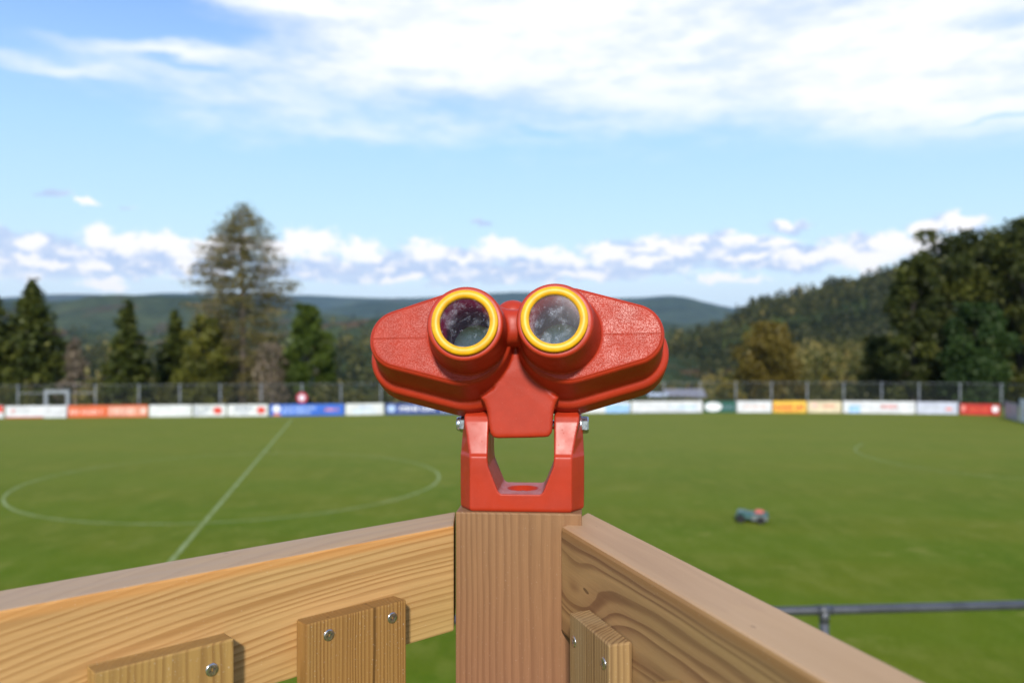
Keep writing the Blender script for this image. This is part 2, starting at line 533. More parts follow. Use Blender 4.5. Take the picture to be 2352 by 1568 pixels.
M_LENS_A = lens_mat('dusty_lens', 0.0, (0.75, 0.78, 0.85), 1.3, True)
M_LENS_B = lens_mat('clouded_scratched_lens', 0.02, (0.72, 0.76, 0.84), 4.9, True)
def film_mat():
    m_, t = new_mat('far_lens_film')
    c = t.n('ShaderNodeTexCoord').outputs['Object']
    n = t.map(t.noise(c, 160.0, 4, 0.7), 0.35, 0.7, 0.55, 0.9)
    di = t.n('ShaderNodeBsdfDiffuse'); di.inputs[0].default_value = (0.6, 0.68, 0.74, 1)
    tl = t.n('ShaderNodeBsdfTranslucent'); tl.inputs[0].default_value = (0.80, 0.88, 0.93, 1)
    tr = t.n('ShaderNodeBsdfTransparent')
    m1 = t.n('ShaderNodeMixShader'); m1.inputs[0].default_value = .85; t.l(di.outputs[0], m1.inputs[1]); t.l(tl.outputs[0], m1.inputs[2])
    m2 = t.n('ShaderNodeMixShader'); t.l(n, m2.inputs[0]); t.l(tr.outputs[0], m2.inputs[1]); t.l(m1.outputs[0], m2.inputs[2])
    o = t.n('ShaderNodeOutputMaterial'); t.l(m2.outputs[0], o.inputs[0])
    return m_


M_FAR = film_mat()

# ------------------------------------------------------------------ the ground: one sheet out to the horizon
def sstep(a, b, v):
    t_ = np.clip((v - a) / (b - a), 0, 1)
    return t_ * t_ * (3 - 2 * t_)


def ground_z(x, y):
    z = 3.9 * (1 - sstep(5.9, 13.5, y))
    drop = -14.0 * sstep(80, 230, y) - 34.0 * sstep(230, 700, y) - 12 * sstep(700, 2500, y)
    side = np.where(x > 60, sstep(60, 220, x) * 14 * sstep(60, 130, y), 0)
    return z + drop * (1 - 0.55 * sstep(45, 120, x) * (1 - sstep(150, 500, y))) + side * (1 - sstep(200, 600, y))


def grid_mesh(name, xs, ys, zf, mat, smooth=True):
    X, Y = np.meshgrid(xs, ys)
    Z = zf(X, Y)
    nx, ny = len(xs), len(ys)
    co = np.stack([X, Y, Z], -1).reshape(-1, 3)
    i = np.arange(nx * ny).reshape(ny, nx)
    q = np.stack([i[:-1, :-1], i[:-1, 1:], i[1:, 1:], i[1:, :-1]], -1).reshape(-1, 4)
    me = bpy.data.meshes.new(name)
    me.from_pydata(co.tolist(), [], q.tolist())
    me.materials.append(mat)
    return obj(name, me, smooth=smooth)


def grass_mat():
    m_, t = new_mat('mown_grass')
    c = t.n('ShaderNodeTexCoord').outputs['Object']
    a = t.noise(c, 0.16, 5, 0.6)
    b = t.noise(t.mapping(c, (1, 0.45, 1)), 1.1, 5, 0.65)
    f = t.noise(c, 9.0, 4, 0.7)
    x, y, z = t.sep(c)
    # mowing bands run across the pitch
    u = t.m('ADD', t.m('MULTIPLY', x, 0.19), t.m('MULTIPLY', y, 0.98))
    band = t.m('SINE', t.m('MULTIPLY', t.m('ADD', u, t.m('MULTIPLY', a, 3.0)), 0.9))
    col_ = t.mix(t.map(a, 0.32, 0.68), (0.080, 0.126, 0.006), (0.128, 0.152, 0.011))
    col_ = t.mix(t.m('MULTIPLY', t.map(b, 0.42, 0.66), 0.75), col_, (0.150, 0.172, 0.022))
    col_ = t.mix(t.map(band, -0.6, 0.6, 0.0, 0.30), col_, (0.068, 0.140, 0.004))
    worn = t.noise(t.mapping(c, (0.8, 1.3, 1)), 0.55, 6, 0.72)
    col_ = t.mix(t.map(worn, 0.56, 0.72, 0.0, 0.75), col_, (0.235, 0.225, 0.05))
    col_ = t.mix(t.map(worn, 0.42, 0.30, 0.0, 0.6), col_, (0.060, 0.115, 0.004))
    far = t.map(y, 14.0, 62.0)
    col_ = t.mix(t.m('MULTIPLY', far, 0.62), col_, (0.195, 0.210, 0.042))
    sh = t.m('ADD', 0.70, t.m('MULTIPLY', f, 0.64))
    col_ = t.vm('SCALE', col_, sh)
    valley = t.map(y, 120.0, 300.0)
    vcol = t.mix(t.map(t.noise(c, 0.012, 5, 0.6), 0.42, 0.6), (0.030, 0.045, 0.016), (0.12, 0.15, 0.05))
    col_ = t.mix(valley, col_, vcol)
    principled(t, col_, 0.85, bump=f, bstr=0.5, bdist=0.03, spec=0.03)
    return m_


M_GRASS = grass_mat()
xs = np.sinh(np.linspace(-5.6, 5.6, 150)) * 45
ys = np.concatenate([np.linspace(-60, 4, 10), np.linspace(5, 15, 22), np.linspace(17, 78, 24), np.geomspace(80, 12000, 60)])
tag(grid_mesh('ground', xs, ys, ground_z, M_GRASS), kind='structure')


# painted lines on the pitch
def line_mat():
    m_, t = new_mat('worn_white_line')
    c = t.n('ShaderNodeTexCoord').outputs['Object']
    n = t.map(t.noise(c, 1.3, 4, 0.6), 0.3, 0.7)
    n2 = t.map(t.noise(c, 14.0, 3, 0.7), 0.35, 0.6)
    col_ = t.mix(t.m('MULTIPLY', t.m('ADD', 0.35, t.m('MULTIPLY', n, 0.65)), n2), (0.15, 0.19, 0.03), (0.37, 0.44, 0.22))
    principled(t, col_, 0.9, spec=0.1)
    return m_


M_LINE = line_mat()
CC = Vector((-12.9, 39.4, 0)); U = Vector((0.983, 0.182, 0)); V = Vector((-0.182, 0.983, 0))


def ring_strip(bm, c, r, wd, a0, a1, z, n=120):
    prev = None
    for i in range(n + 1):
        a = a0 + (a1 - a0) * i / n
        d = U * math.cos(a) + V * math.sin(a)
        p = [bm.verts.new(c + d * (r + k * wd / 2) + Vector((0, 0, z))) for k in (-1, 1)]
        if prev: bm.faces.new((prev[0], prev[1], p[1], p[0]))
        prev = p


def seg_strip(bm, a, b, wd, z, n=40):
    d = (b - a).normalized(); s = Vector((-d.y, d.x, 0)) * wd / 2
    prev = None
    for i in range(n + 1):
        q = a.lerp(b, i / n)
        p = [bm.verts.new(q + s + Vector((0, 0, z))), bm.verts.new(q - s + Vector((0, 0, z)))]
        if prev: bm.faces.new((prev[0], prev[1], p[1], p[0]))
        prev = p


bm = bmesh.new(); seg_strip(bm, CC - V * 23.5, CC + V * 31.2, 0.15, 0.006)
tag(obj('halfway_line', bm, M_LINE), kind='structure')
bm = bmesh.new(); ring_strip(bm, CC - U * .1, 9.5, 0.12, 0, 2 * math.pi, 0.010)
tag(obj('centre_circle', bm, M_LINE), kind='structure')
bm = bmesh.new(); ring_strip(bm, CC + U * 43.05, 9.15, 0.11, R(180 - 52), R(180 + 52), 0.008)
tag(obj('penalty_arc', bm, M_LINE), kind='structure')


# ------------------------------------------------------------------ hills
def hill_mat(name, dark, mid, rust, meadow, s, meadow_at, rust_at, bdist):
    m_, t = new_mat(name)
    c = t.n('ShaderNodeTexCoord').outputs['Object']
    q = t.mapping(c, (1, 0.6, 2.0))
    a = t.noise(q, s, 5, 0.6)
    b = t.noise(q, s * 9, 4, 0.65)
    g = t.noise(q, s * 2.3, 4, 0.55)
    col_ = t.mix(t.map(a, 0.35, 0.65), dark, mid)
    col_ = t.mix(t.map(g, rust_at, rust_at + 0.08, 0, 0.8), col_, rust)
    col_ = t.mix(t.map(a, meadow_at, meadow_at + 0.03), col_, meadow)
    col_ = t.vm('SCALE', col_, t.m('ADD', 0.10, t.m('MULTIPLY', b, 1.8)))
    principled(t, col_, 0.95, bump=b, bstr=1.0, bdist=bdist, spec=0.05)
    return m_


def hill(name, D, prof, base, Wf, Wb, mat, nx=160, rough=0.0, seed=1, foot=0.35):
    px = np.array([p[0] for p in prof], float); py = np.array([p[1] for p in prof], float)
    X = (np.linspace(px[0], px[-1], nx) - 1176) / F * D
    zr = EYE - (np.interp(np.linspace(px[0], px[-1], nx), px, py) - 784) / F * D
    # soften the corners of the drawn skyline
    k = np.array([1, 3, 5, 3, 1.]); k /= k.sum()
    zr = np.convolve(np.pad(zr, 2, mode='edge'), k, 'valid')
    rg = np.random.RandomState(seed)
    if rough:
        nz = np.convolve(rg.randn(nx + 8), np.hanning(9), 'valid')
        zr = zr + nz * rough
    T = np.concatenate([np.linspace(-1, 0, 26), np.linspace(0.1, 1, 8)])
    co = []
    for t_ in T:
        y = D + (t_ * Wf if t_ < 0 else t_ * Wb)
        s = (1 + t_) ** 1.25 if t_ < 0 else 1 - t_ ** 2
        sc_ = y / D
        fold = np.sin(X / D * 26 + seed) * 0.06 * (1 - s) * (zr - base)
        co.append(np.stack([X * (1 + (sc_ - 1) * .4), np.full(nx, y) + rg.randn(nx) * 0.002 * D, base + (zr - base) * s + fold - (0.5 if t_ == -1 else 0)], -1))
    co = np.concatenate(co)
    i = np.arange(nx * len(T)).reshape(len(T), nx)
    q = np.stack([i[:-1, :-1], i[:-1, 1:], i[1:, 1:], i[1:, :-1]], -1).reshape(-1, 4)
    me = bpy.data.meshes.new(name); me.from_pydata(co.tolist(), [], q.tolist()); me.materials.append(mat)
    o = obj(name, me, smooth=True)
    return tag(o, kind='structure'), (X, zr, D, base, Wf)


M_H3 = hill_mat('far_hills', (0.030, 0.050, 0.030), (0.050, 0.070, 0.036), (0.07, 0.055, 0.03), (0.10, 0.12, 0.05), 0.0011, 0.66, 0.66, 25)
M_H2 = hill_mat('wooded_hills', (0.034, 0.050, 0.022), (0.072, 0.088, 0.032), (0.075, 0.055, 0.025), (0.14, 0.17, 0.06), 0.0030, 0.64, 0.57, 25)
M_H1 = hill_mat('valley_slopes', (0.030, 0.048, 0.018), (0.070, 0.088, 0.030), (0.14, 0.075, 0.04), (0.17, 0.20, 0.07), 0.0045, 0.58, 0.53, 12)
M_H0 = hill_mat('right_hillside', (0.022, 0.036, 0.012), (0.075, 0.095, 0.024), (0.11, 0.065, 0.035), (0.11, 0.14, 0.03), 0.010, 0.56, 0.60, 2)

hill('distant_hills', 9000, [(-600, 688), (-200, 686), (0, 684), (100, 676), (180, 675), (240, 677), (300, 679), (380, 672), (430, 673), (520, 674), (640, 679), (700, 677), (800, 682),
     (900, 685), (1000, 682), (1080, 676), (1150, 672), (1200, 670), (1300, 678), (1400, 685), (1480, 683), (1530, 678), (1560, 679), (1600, 688), (1640, 699), (1700, 709), (1800, 712), (2000, 706), (2400, 700), (3000, 690)],
     -60, 2500, 2500, M_H3, 260, seed=3)
hill('distant_hills', 6000, [(-600, 700), (700, 720), (800, 700), (860, 690), (1000, 700), (1200, 705), (1400, 700), (1500, 688), (1545, 681), (1580, 683), (1630, 700), (1700, 716), (1800, 730), (2000, 735), (3000, 735)],
     -60, 1800, 1500, M_H3, 200, seed=5)
hill('wooded_hill', 3000, [(-700, 690), (-200, 684), (0, 688), (100, 694), (160, 687), (220, 680), (280, 677), (400, 679), (480, 684), (560, 694), (620, 706), (700, 718), (800, 726), (900, 735), (1100, 742),
     (1300, 735), (1450, 735), (1600, 745), (1700, 752), (1850, 770), (2300, 800)], -60, 1100, 900, M_H2, 220, rough=1.2, seed=7)
_, midh = hill('valley_slope', 1500, [(-700, 740), (-200, 750), (0, 755), (100, 750), (200, 760), (330, 770), (450, 775), (600, 768), (700, 756), (780, 740), (860, 733), (1000, 735), (1200, 742), (1400, 750), (1540, 760), (1700, 775), (1900, 790), (2300, 800)],
     -58, 650, 400, M_H1, 200, rough=0.8, seed=9)
_, nearv = hill('valley_slope', 750, [(-700, 800), (-200, 810), (0, 815), (200, 822), (400, 815), (600, 800), (750, 790), (880, 795), (1100, 810), (1300, 812), (1500, 815), (1700, 830), (2300, 850)],
     -48, 380, 250, M_H1, 160, rough=0.5, seed=11)
_, righth = hill('right_hillside', 900, [(1250, 845), (1400, 825), (1500, 800), (1560, 776), (1640, 756), (1690, 722), (1735, 696), (1780, 687), (1850, 671), (1950, 643), (2050, 617), (2110, 600), (2200, 570), (2352, 530), (2500, 500), (2800, 470), (3300, 480)],
     -50, 470, 300, M_H0, 160, rough=0.6, seed=13)


# ------------------------------------------------------------------ foliage
def leaf_mat(name, c0, c1, c2=None, trans=0.3):
    m_, t = new_mat(name)
    at = t.n('ShaderNodeAttribute', attribute_name='tint')
    f = at.outputs['Fac']
    stops = [(0.0, c0), (1.0, c1)] if c2 is None else [(0.0, c0), (0.6, c1), (1.0, c2)]
    colr = t.ramp(f, stops)
    di = t.n('ShaderNodeBsdfDiffuse'); t.l(colr, di.inputs[0])
    tl = t.n('ShaderNodeBsdfTranslucent'); t.l(colr, tl.inputs[0])
    gl = t.n('ShaderNodeBsdfGlossy'); gl.inputs['Roughness'].default_value = 0.5; gl.inputs[0].default_value = (.6, .6, .5, 1)
    m1 = t.n('ShaderNodeMixShader'); m1.inputs[0].default_value = trans
    t.l(di.outputs[0], m1.inputs[1]); t.l(tl.outputs[0], m1.inputs[2])
    m2 = t.n('ShaderNodeMixShader'); m2.inputs[0].default_value = 0.03
    t.l(m1.outputs[0], m2.inputs[1]); t.l(gl.outputs[0], m2.inputs[2])
    o = t.n('ShaderNodeOutputMaterial'); t.l(m2.outputs[0], o.inputs[0])
    return m_


def leaves_mesh(name, pts, size, tint, rg, mat, flat=0.0):
    n = len(pts)
    a = rg.randn(n, 3); a[:, 2] *= (1 - flat)
    a /= np.linalg.norm(a, axis=1)[:, None] + 1e-9
    b = rg.randn(n, 3); b[:, 2] *= (1 - flat)
    b -= (b * a).sum(1)[:, None] * a
    b /= np.linalg.norm(b, axis=1)[:, None] + 1e-9
    s = (size * rg.uniform(0.6, 1.35, n))[:, None]
    co = np.stack([pts - a * s, pts - b * s * .6, pts + a * s, pts + b * s * .6], 1).reshape(-1, 3)
    me = bpy.data.meshes.new(name)
    me.vertices.add(4 * n); me.vertices.foreach_set('co', co.ravel())
    me.loops.add(4 * n); me.loops.foreach_set('vertex_index', np.arange(4 * n))
    me.polygons.add(n)
    me.polygons.foreach_set('loop_start', np.arange(n) * 4)
    me.polygons.foreach_set('loop_total', np.full(n, 4))
    me.update(calc_edges=True)
    at = me.attributes.new('tint', 'FLOAT', 'FACE')
    at.data.foreach_set('value', np.clip(tint, 0, 1).astype(np.float32))
    me.materials.append(mat)
    return me


M_BARK = simple('bark', (0.045, 0.036, 0.028), 0.9, scale=6, var=0.3)
M_BARK_L = simple('pale_bark', (0.26, 0.20, 0.16), 0.9, scale=6, var=0.3)
M_SPRUCE = leaf_mat('spruce_needles', (0.0238, 0.0375, 0.0075), (0.0850, 0.1025, 0.0175), (0.1750, 0.1750, 0.0300))
M_LARCH = leaf_mat('thin_larch_needles', (0.0744, 0.0744, 0.0335), (0.1954, 0.1637, 0.0521), (0.3162, 0.2418, 0.0744))
M_OLIVE = leaf_mat('olive_leaves', (0.0479, 0.0574, 0.0096), (0.1436, 0.1436, 0.0207), (0.2712, 0.2393, 0.0415))
M_GREEN = leaf_mat('green_leaves', (0.0264, 0.0484, 0.0066), (0.0770, 0.1122, 0.0143), (0.1430, 0.1815, 0.0286))
M_COOL = leaf_mat('cool_green_leaves', (0.0161, 0.0345, 0.0080), (0.0460, 0.0851, 0.0196), (0.0862, 0.1357, 0.0322))
M_DARK = leaf_mat('dark_oak_leaves', (0.0140, 0.0224, 0.0056), (0.0532, 0.0644, 0.0126), (0.1610, 0.1652, 0.0280))
M_AUTUMN = leaf_mat('autumn_leaves', (0.0621, 0.0528, 0.0109), (0.1708, 0.1242, 0.0217), (0.3105, 0.2173, 0.0389))
M_YELLOW = leaf_mat('yellow_leaves', (0.0990, 0.0880, 0.0132), (0.2200, 0.1705, 0.0220), (0.3740, 0.2750, 0.0330))
M_TWIG = leaf_mat('dry_twigs', (0.1001, 0.0786, 0.0572), (0.1859, 0.1430, 0.1001), (0.2717, 0.2002, 0.1287), 0.1430)
M_WOODS = leaf_mat('mixed_wood_leaves', (0.0200, 0.0300, 0.0083), (0.1167, 0.1134, 0.0284), (0.3668, 0.2835, 0.0834))


def trunk_bm(h, r, branches, rg, lean=0.0, n=8):
    bm = bmesh.new()
    pts = [Vector((math.sin(k * 0.9) * 0.05 * r * k + lean * k / 6, math.cos(k * 1.3) * 0.05 * r * k, -0.4 + (h + .4) * k / 6)) for k in range(7)]
    loops = []
    for k, p in enumerate(pts):
        rr = r * (1 - 0.86 * k / 6) * (1.25 if k == 0 else 1)
        loops.append([p + Vector((math.cos(2 * math.pi * i / n) * rr, math.sin(2 * math.pi * i / n) * rr, 0)) for i in range(n)])
    bridge(bm, loops)
    for (p0, p1, r0) in branches:
        tube(bm, p0, p1, r0, r0 * 0.3, 5)
    return bm


def tree(name, px, Y, top_y, half_px, kind, mat, label, group=None, seed=1, n=5000, leaf=0.22, crown_from=0.12, bark=None, dens=1.0, base_z=None, tintc=0.45):
    rg = np.random.RandomState(seed)
    x = (px - 1176) / F * Y
    gz = float(ground_z(np.array([x]), np.array([float(Y)]))[0]) if base_z is None else base_z
    H = EYE - (top_y - 784) / F * Y - gz
    Rc = half_px / F * Y
    root = empty(name, (x, Y, gz), (0, 0, rg.uniform(0, 6.28)))
    br = []
    pts = []; tint = []
    if kind in ('spruce', 'larch'):
        z0 = H * crown_from
        lev = int((H - z0) / (0.42 if kind == 'spruce' else 0.62)) + 3
        nb_tot = 0
        for k in range(lev):
            f = k / (lev - 1)
            z = z0 + (H * 0.985 - z0) * f
            if kind == 'spruce':
                rr = Rc * (1 - f) ** 0.85 * (0.75 + 0.25 * min(1, f * 6)) + 0.12
            else:
                rr = Rc * float(np.interp(f, [0, .15, .4, .58, .7, .8, .9, .96, 1], [.6, .8, .95, 1.05, .88, .66, .45, .25, .04])) + 0.1
            nb = 7 if kind == 'spruce' else 18
            for b in range(nb):
                a = rg.uniform(0, 6.283)
                L = rr * rg.uniform(0.62, 1.12)
                if kind == 'larch' and rg.rand() < 0.12: continue
                droop = (-0.28 if kind == 'spruce' else -0.16) + 0.30 * f
                tip = Vector((math.cos(a) * L, math.sin(a) * L, z + L * droop + 0.1))
                br.append((Vector((0, 0, z)), tip, 0.018 + 0.02 * L * 0.5))
                m_ = max(3, int(L * (14 if kind == 'spruce' else 9) * dens))
                tb = rg.uniform(0, 1)
                for q in range(m_):
                    s = rg.uniform(0.12 if kind == 'spruce' else 0.3, 1.0) ** 0.75
                    p = Vector((0, 0, z)).lerp(tip, s)
                    wd = (L * 0.20 * (1.15 - s) + 0.14) if kind == 'spruce' else 0.34
                    pts.append((p.x + rg.randn() * wd, p.y + rg.randn() * wd, p.z - abs(rg.randn()) * (0.20 if kind == 'spruce' else 0.30) + 0.05))
                    tint.append(0.25 + 0.5 * tb + 0.15 * rg.randn())
        pts = np.array(pts); tint = np.array(tint)
        if len(pts) < n:
            k = int(math.ceil(n / len(pts)))
            pts = np.concatenate([pts + rg.randn(*pts.shape) * 0.12 for _ in range(k)]); tint = np.tile(tint, k)
        tint += tintc - 0.45
        flat = 0.45
        tr = trunk_bm(H * 0.97, 0.018 * H + 0.03, br[::2], rg)
    else:
        z0 = H * crown_from
        nc = {'broad': 34, 'oval': 26, 'shrub': 12, 'bare': 16}[kind]
        cl = []
        for k in range(nc):
            f = (k + .5) / nc
            z = z0 + (H - z0) * f
            prof = {'broad': math.sin(math.pi * min(1, 0.16 + 0.74 * f)) ** 0.6, 'oval': math.sin(math.pi * (0.20 + 0.76 * f)) ** 0.8,
                    'shrub': math.sin(math.pi * (0.3 + 0.62 * f)) ** 0.7, 'bare': 1 - f * .9}[kind]
            a = k * 2.4 + rg.uniform(-.5, .5)
            rad = Rc * prof * math.sqrt(rg.uniform(0.25, 1.0)) * 0.78
            c = np.array([math.cos(a) * rad, math.sin(a) * rad, z])
            s = (0.36 * Rc * (0.55 + 0.45 * prof)) * rg.uniform(0.75, 1.2)
            cl.append((c, s))
            p0 = Vector((0, 0, max(0.3, c[2] - rad * 0.9 - 0.3)))
            br.append((p0, Vector(c), 0.02 + 0.012 * Rc))
        tot = sum(s ** 2 for _, s in cl)
        for c, s in cl:
            m_ = int(n * s ** 2 / tot)
            d = rg.randn(m_, 3); d /= np.linalg.norm(d, axis=1)[:, None]
            rr = rg.uniform(0.15, 1, m_) ** 0.45 * (1 + 0.18 * rg.randn(m_))
            pp = c + d * rr[:, None] * s * np.array([1, 1, 0.82])
            pts.append(pp)
            tint.append(rg.uniform(-.22, .22) + tintc + 0.14 * rg.randn(m_))
        pts = np.concatenate(pts); tint = np.concatenate(tint)
        pts[:, 2] = np.minimum(pts[:, 2], H + 0.2 * rg.rand(len(pts)))
        pts[:, 2] = np.maximum(pts[:, 2], 0.05)
        flat = 0.0
        tr = trunk_bm(H * 0.8, 0.02 * H + 0.04, br, rg)
    obj('crown', leaves_mesh('crown', pts, leaf, tint, rg, mat, flat), parent=root)
    obj('trunk', tr, bark or M_BARK, root, smooth=True)
    tag(root, label, 'tree' if kind != 'shrub' else 'bush', group)
    return root


G = 'trees behind the pitch fence'
tree('spruce_tree', -14, 86, 684, 92, 'spruce', M_SPRUCE, 'dark green spruce cut by the left edge of the photo', G, 1, n=9000, leaf=.24)
tree('spruce_tree', 76, 88, 640, 112, 'spruce', M_SPRUCE, 'broad dark spruce with a thin bare tip behind the gate frame', G, 2, n=15000, leaf=.24, crown_from=.04)
tree('bare_tree', 172, 84, 775, 50, 'bare', M_TWIG, 'nearly bare brown tree with a pale trunk right of the broad spruce', G, 3, n=1500, leaf=.16, bark=M_BARK_L)
tree('spruce_tree', 294, 85, 690, 66, 'spruce', M_SPRUCE, 'dark pointed spruce standing alone behind the orange board', G, 4, n=11000, leaf=.22, crown_from=.05)
tree('spruce_tree', 402, 92, 715, 56, 'spruce', M_SPRUCE, 'narrow dark spruce beside the olive leafy tree', G, 5, n=9000, leaf=.22, crown_from=.03, tintc=.35)
tree('leafy_tree', 468, 84, 728, 66, 'oval', M_OLIVE, 'yellowish olive leafy tree just left of the tallest tree', G, 6, n=8000, leaf=.20, crown_from=.05, tintc=.4)
tree('larch_tree', 557, 88, 464, 114, 'larch', M_LARCH, 'tallest tree, a thin grey green larch with sky showing through', G, 7, n=24000, leaf=.125, crown_from=.08, bark=M_BARK_L)
tree('bare_tree', 625, 82, 790, 48, 'broad', M_TWIG, 'low brownish thin tree at the right foot of the tallest tree', G, 8, n=1500, leaf=.16, bark=M_BARK_L)
tree('leafy_tree', 706, 83, 702, 66, 'oval', M_GREEN, 'fresh green cone shaped tree behind the round sign', G, 9, n=10000, leaf=.20, crown_from=.10, tintc=.5)
tree('autumn_tree', 1772, 88, 742, 92, 'oval', M_AUTUMN, 'brown and ochre autumn tree behind the yellow board', G, 10, n=7000, leaf=.2, crown_from=.08)
tree('yellow_bush', 1678, 84, 872, 34, 'shrub', M_YELLOW, 'small yellow bush above the dark green board with the oval', None, 11, n=1300, leaf=.16)
tree('broad_tree', 2098, 84, 598, 70, 'broad', M_DARK, 'dark broad tree at the left end of the tall right hand trees', G, 12, n=10000, leaf=.24, crown_from=.03)
tree('broad_tree', 2178, 88, 532, 108, 'broad', M_DARK, 'dark tall tree with ragged tops above the red board', G, 13, n=15000, leaf=.24, crown_from=.03, tintc=.55)
tree('broad_tree', 2345, 86, 514, 128, 'broad', M_DARK, 'tallest dark tree cut by the right edge of the photo', G, 14, n=16000, leaf=.24, crown_from=.03, tintc=.6)
tree('broad_tree', 2420, 92, 500, 150, 'broad', M_DARK, 'dark tree farthest right behind the edge tree', G, 24, n=9000, leaf=.28, crown_from=.03)
tree('leafy_tree', 2243, 79.5, 700, 92, 'oval', M_COOL, 'bluish green rounded tree in front of the dark right hand trees', G, 15, n=11000, leaf=.20, crown_from=.03, tintc=.42)
tree('broad_tree', 2020, 92, 775, 48, 'broad', M_DARK, 'low dark olive tree left of the tall right hand trees', G, 16, n=4500, leaf=.22, crown_from=.03, tintc=.6)
tree('yellow_bush', 1895, 100, 862, 16, 'shrub', M_YELLOW, 'bright yellow tuft of leaves right of the autumn tree', None, 17, n=400, leaf=.16, base_z=0.6)


def forest(name, spots, nleaf, leaf, label, mat, seed, cat='wood'):
    rg = np.random.RandomState(seed)
    P_, T_ = [], []
    for (x, y, z, h, r, con, tb) in spots:
        k = max(6, int(nleaf * rg.uniform(.8, 1.2)))
        f = rg.uniform(0, 1, k) ** (1.0 if con else 0.8)
        pr = (1 - f) ** 0.8 if con else np.sqrt(np.clip(1 - (2 * f - 0.9) ** 2 / 1.25, 0.02, 1))
        a = rg.uniform(0, 6.283, k); rr = r * pr * rg.uniform(0.35, 1.1, k)
        P_.append(np.stack([x + np.cos(a) * rr, y + np.sin(a) * rr, z + h * (0.08 + 0.92 * f)], -1))
        T_.append(tb + 0.08 * rg.randn(k) + 0.10 * (f - .5))
    P_ = np.concatenate(P_); T_ = np.concatenate(T_)
    o = obj(name, leaves_mesh(name, P_, leaf, T_, rg, mat))
    return tag(o, label, cat, kind='stuff')


def hill_z(h, x, y):
    X, zr, D, base, Wf = h
    t_ = np.clip((y - D) / Wf, -1, 0)
    sc_ = 1 + (y / D - 1) * .4
    zz = np.interp(x / sc_, X, zr)
    s = (1 + t_) ** 1.25
    return base + (zz - base) * s


rg = np.random.RandomState(77)
sp = []
for _ in range(5200):      # the right hillside
    px = rg.uniform(1380, 2420); y = 900 - 470 * rg.rand() ** 0.9 * 0.95
    x = (px - 1176) / F * y
    z = hill_z(righth, x, y)
    # a cleared strip with only grass
    band = (900 - y) / 470
    if 0.20 < band < 0.27 and px < 2000: continue
    con = rg.rand() < (0.75 if band > 0.27 and band < 0.55 else 0.35)
    h = rg.uniform(9, 16); tb = 0.10 if con else rg.choice([0.22, 0.32, 0.42, 0.58], p=[.4, .3, .2, .1])
    if band < 0.08: h *= 0.8
    if 0.27 <= band <= .34: tb = 0.05
    if rg.rand() < .05 and band < .2: tb = .8
    sp.append((x, y, z - 1, h, h * (.24 if con else .36), con, tb))
forest('hillside_forest', sp, 26, 1.5, 'mixed dark forest covering the hillside on the right', M_WOODS, 5)

sp = []
for _ in range(900):       # nearer wood below it, in the valley behind the fence
    px = rg.uniform(1480, 2160); y = rg.uniform(190, 380)
    x = (px - 1176) / F * y
    top = np.interp(px, [1480, 1600, 1700, 1800, 1900, 2000, 2160], [885, 868, 835, 780, 762, 765, 740]) + rg.uniform(-6, 60) + (380 - y) * .28
    zt = EYE - (top - 784) / F * y
    gz = float(ground_z(np.array([x]), np.array([y]))[0])
    h = min(20, max(7, zt - gz))
    con = rg.rand() < .25
    sp.append((x, y, zt - h, h, h * (.20 if con else .27), con, rg.choice([0.3, 0.5, 0.7, 0.9], p=[.25, .3, .3, .15])))
forest('valley_wood', sp, 150, 0.55, 'olive and ochre wood in the valley behind the right half of the fence', M_WOODS, 6)

sp = []
for _ in range(2600):      # left and middle valley slopes
    px = rg.uniform(-250, 1500); y = 750 - 380 * rg.rand() * .9
    x = (px - 1176) / F * y
    if math.sin(px * 0.012 + y * 0.02) > 0.72: continue
    z = hill_z(nearv, x, y)
    con = rg.rand() < .5; h = rg.uniform(9, 16)
    sp.append((x, y, z - 1, h, h * (.25 if con else .36), con, .15 if con else rg.choice([.3, .45, .6, .85], p=[.4, .35, .17, .08])))
for _ in range(1500):
    px = rg.uniform(-200, 1560); y = 1500 - 600 * rg.rand()
    x = (px - 1176) / F * y
    if math.sin(px * 0.017 + y * 0.01 + 1) > 0.35: continue
    z = hill_z(midh, x, y)
    sp.append((x, y, z - 1, 15, 6.5, rg.rand() < .5, rg.choice([.1, .2, .4, .7], p=[.4, .3, .2, .1])))
forest('valley_forest', sp, 24, 1.7, 'patchy forest on the valley slopes beyond the fence on the left', M_WOODS, 8)

sp = []
for _ in range(330):       # scrub right behind the fence
    px = rg.choice([rg.uniform(-100, 1150), rg.uniform(1480, 2300)], p=[.65, .35])
    y = rg.uniform(81.5, 112)
    x = (px - 1176) / F * y
    gz = float(ground_z(np.array([x]), np.array([y]))[0])
    top = rg.uniform(868, 935) - (18 if 560 < px < 1000 and rg.rand() < .4 else 0)
    if 1480 < px < 1665: top = rg.uniform(915, 940)
    h = max(.6, EYE - (top - 784) / F * y - gz)
    sp.append((x, y, gz, h, rg.uniform(.8, 1.7), False, rg.choice([.2, .4, .55, .8], p=[.3, .35, .25, .1])))
forest('scrub', sp, 130, 0.22, 'olive scrub and hedge growth just behind the fence', M_WOODS, 9, 'scrub')

# ------------------------------------------------------------------ advertising boards
def board_y(px):
    return float(np.interp(px, [-200, 0, 340, 616, 790, 882, 1400, 1692, 1933, 2199, 2297], [69.8, 70.8, 72.0, 72.9, 73.7, 74.4, 76.2, 76.6, 76.0, 74.6, 73.4]))


def bmat(name, c):
    return simple(name, c, 0.45, var=0.09, scale=1.6)


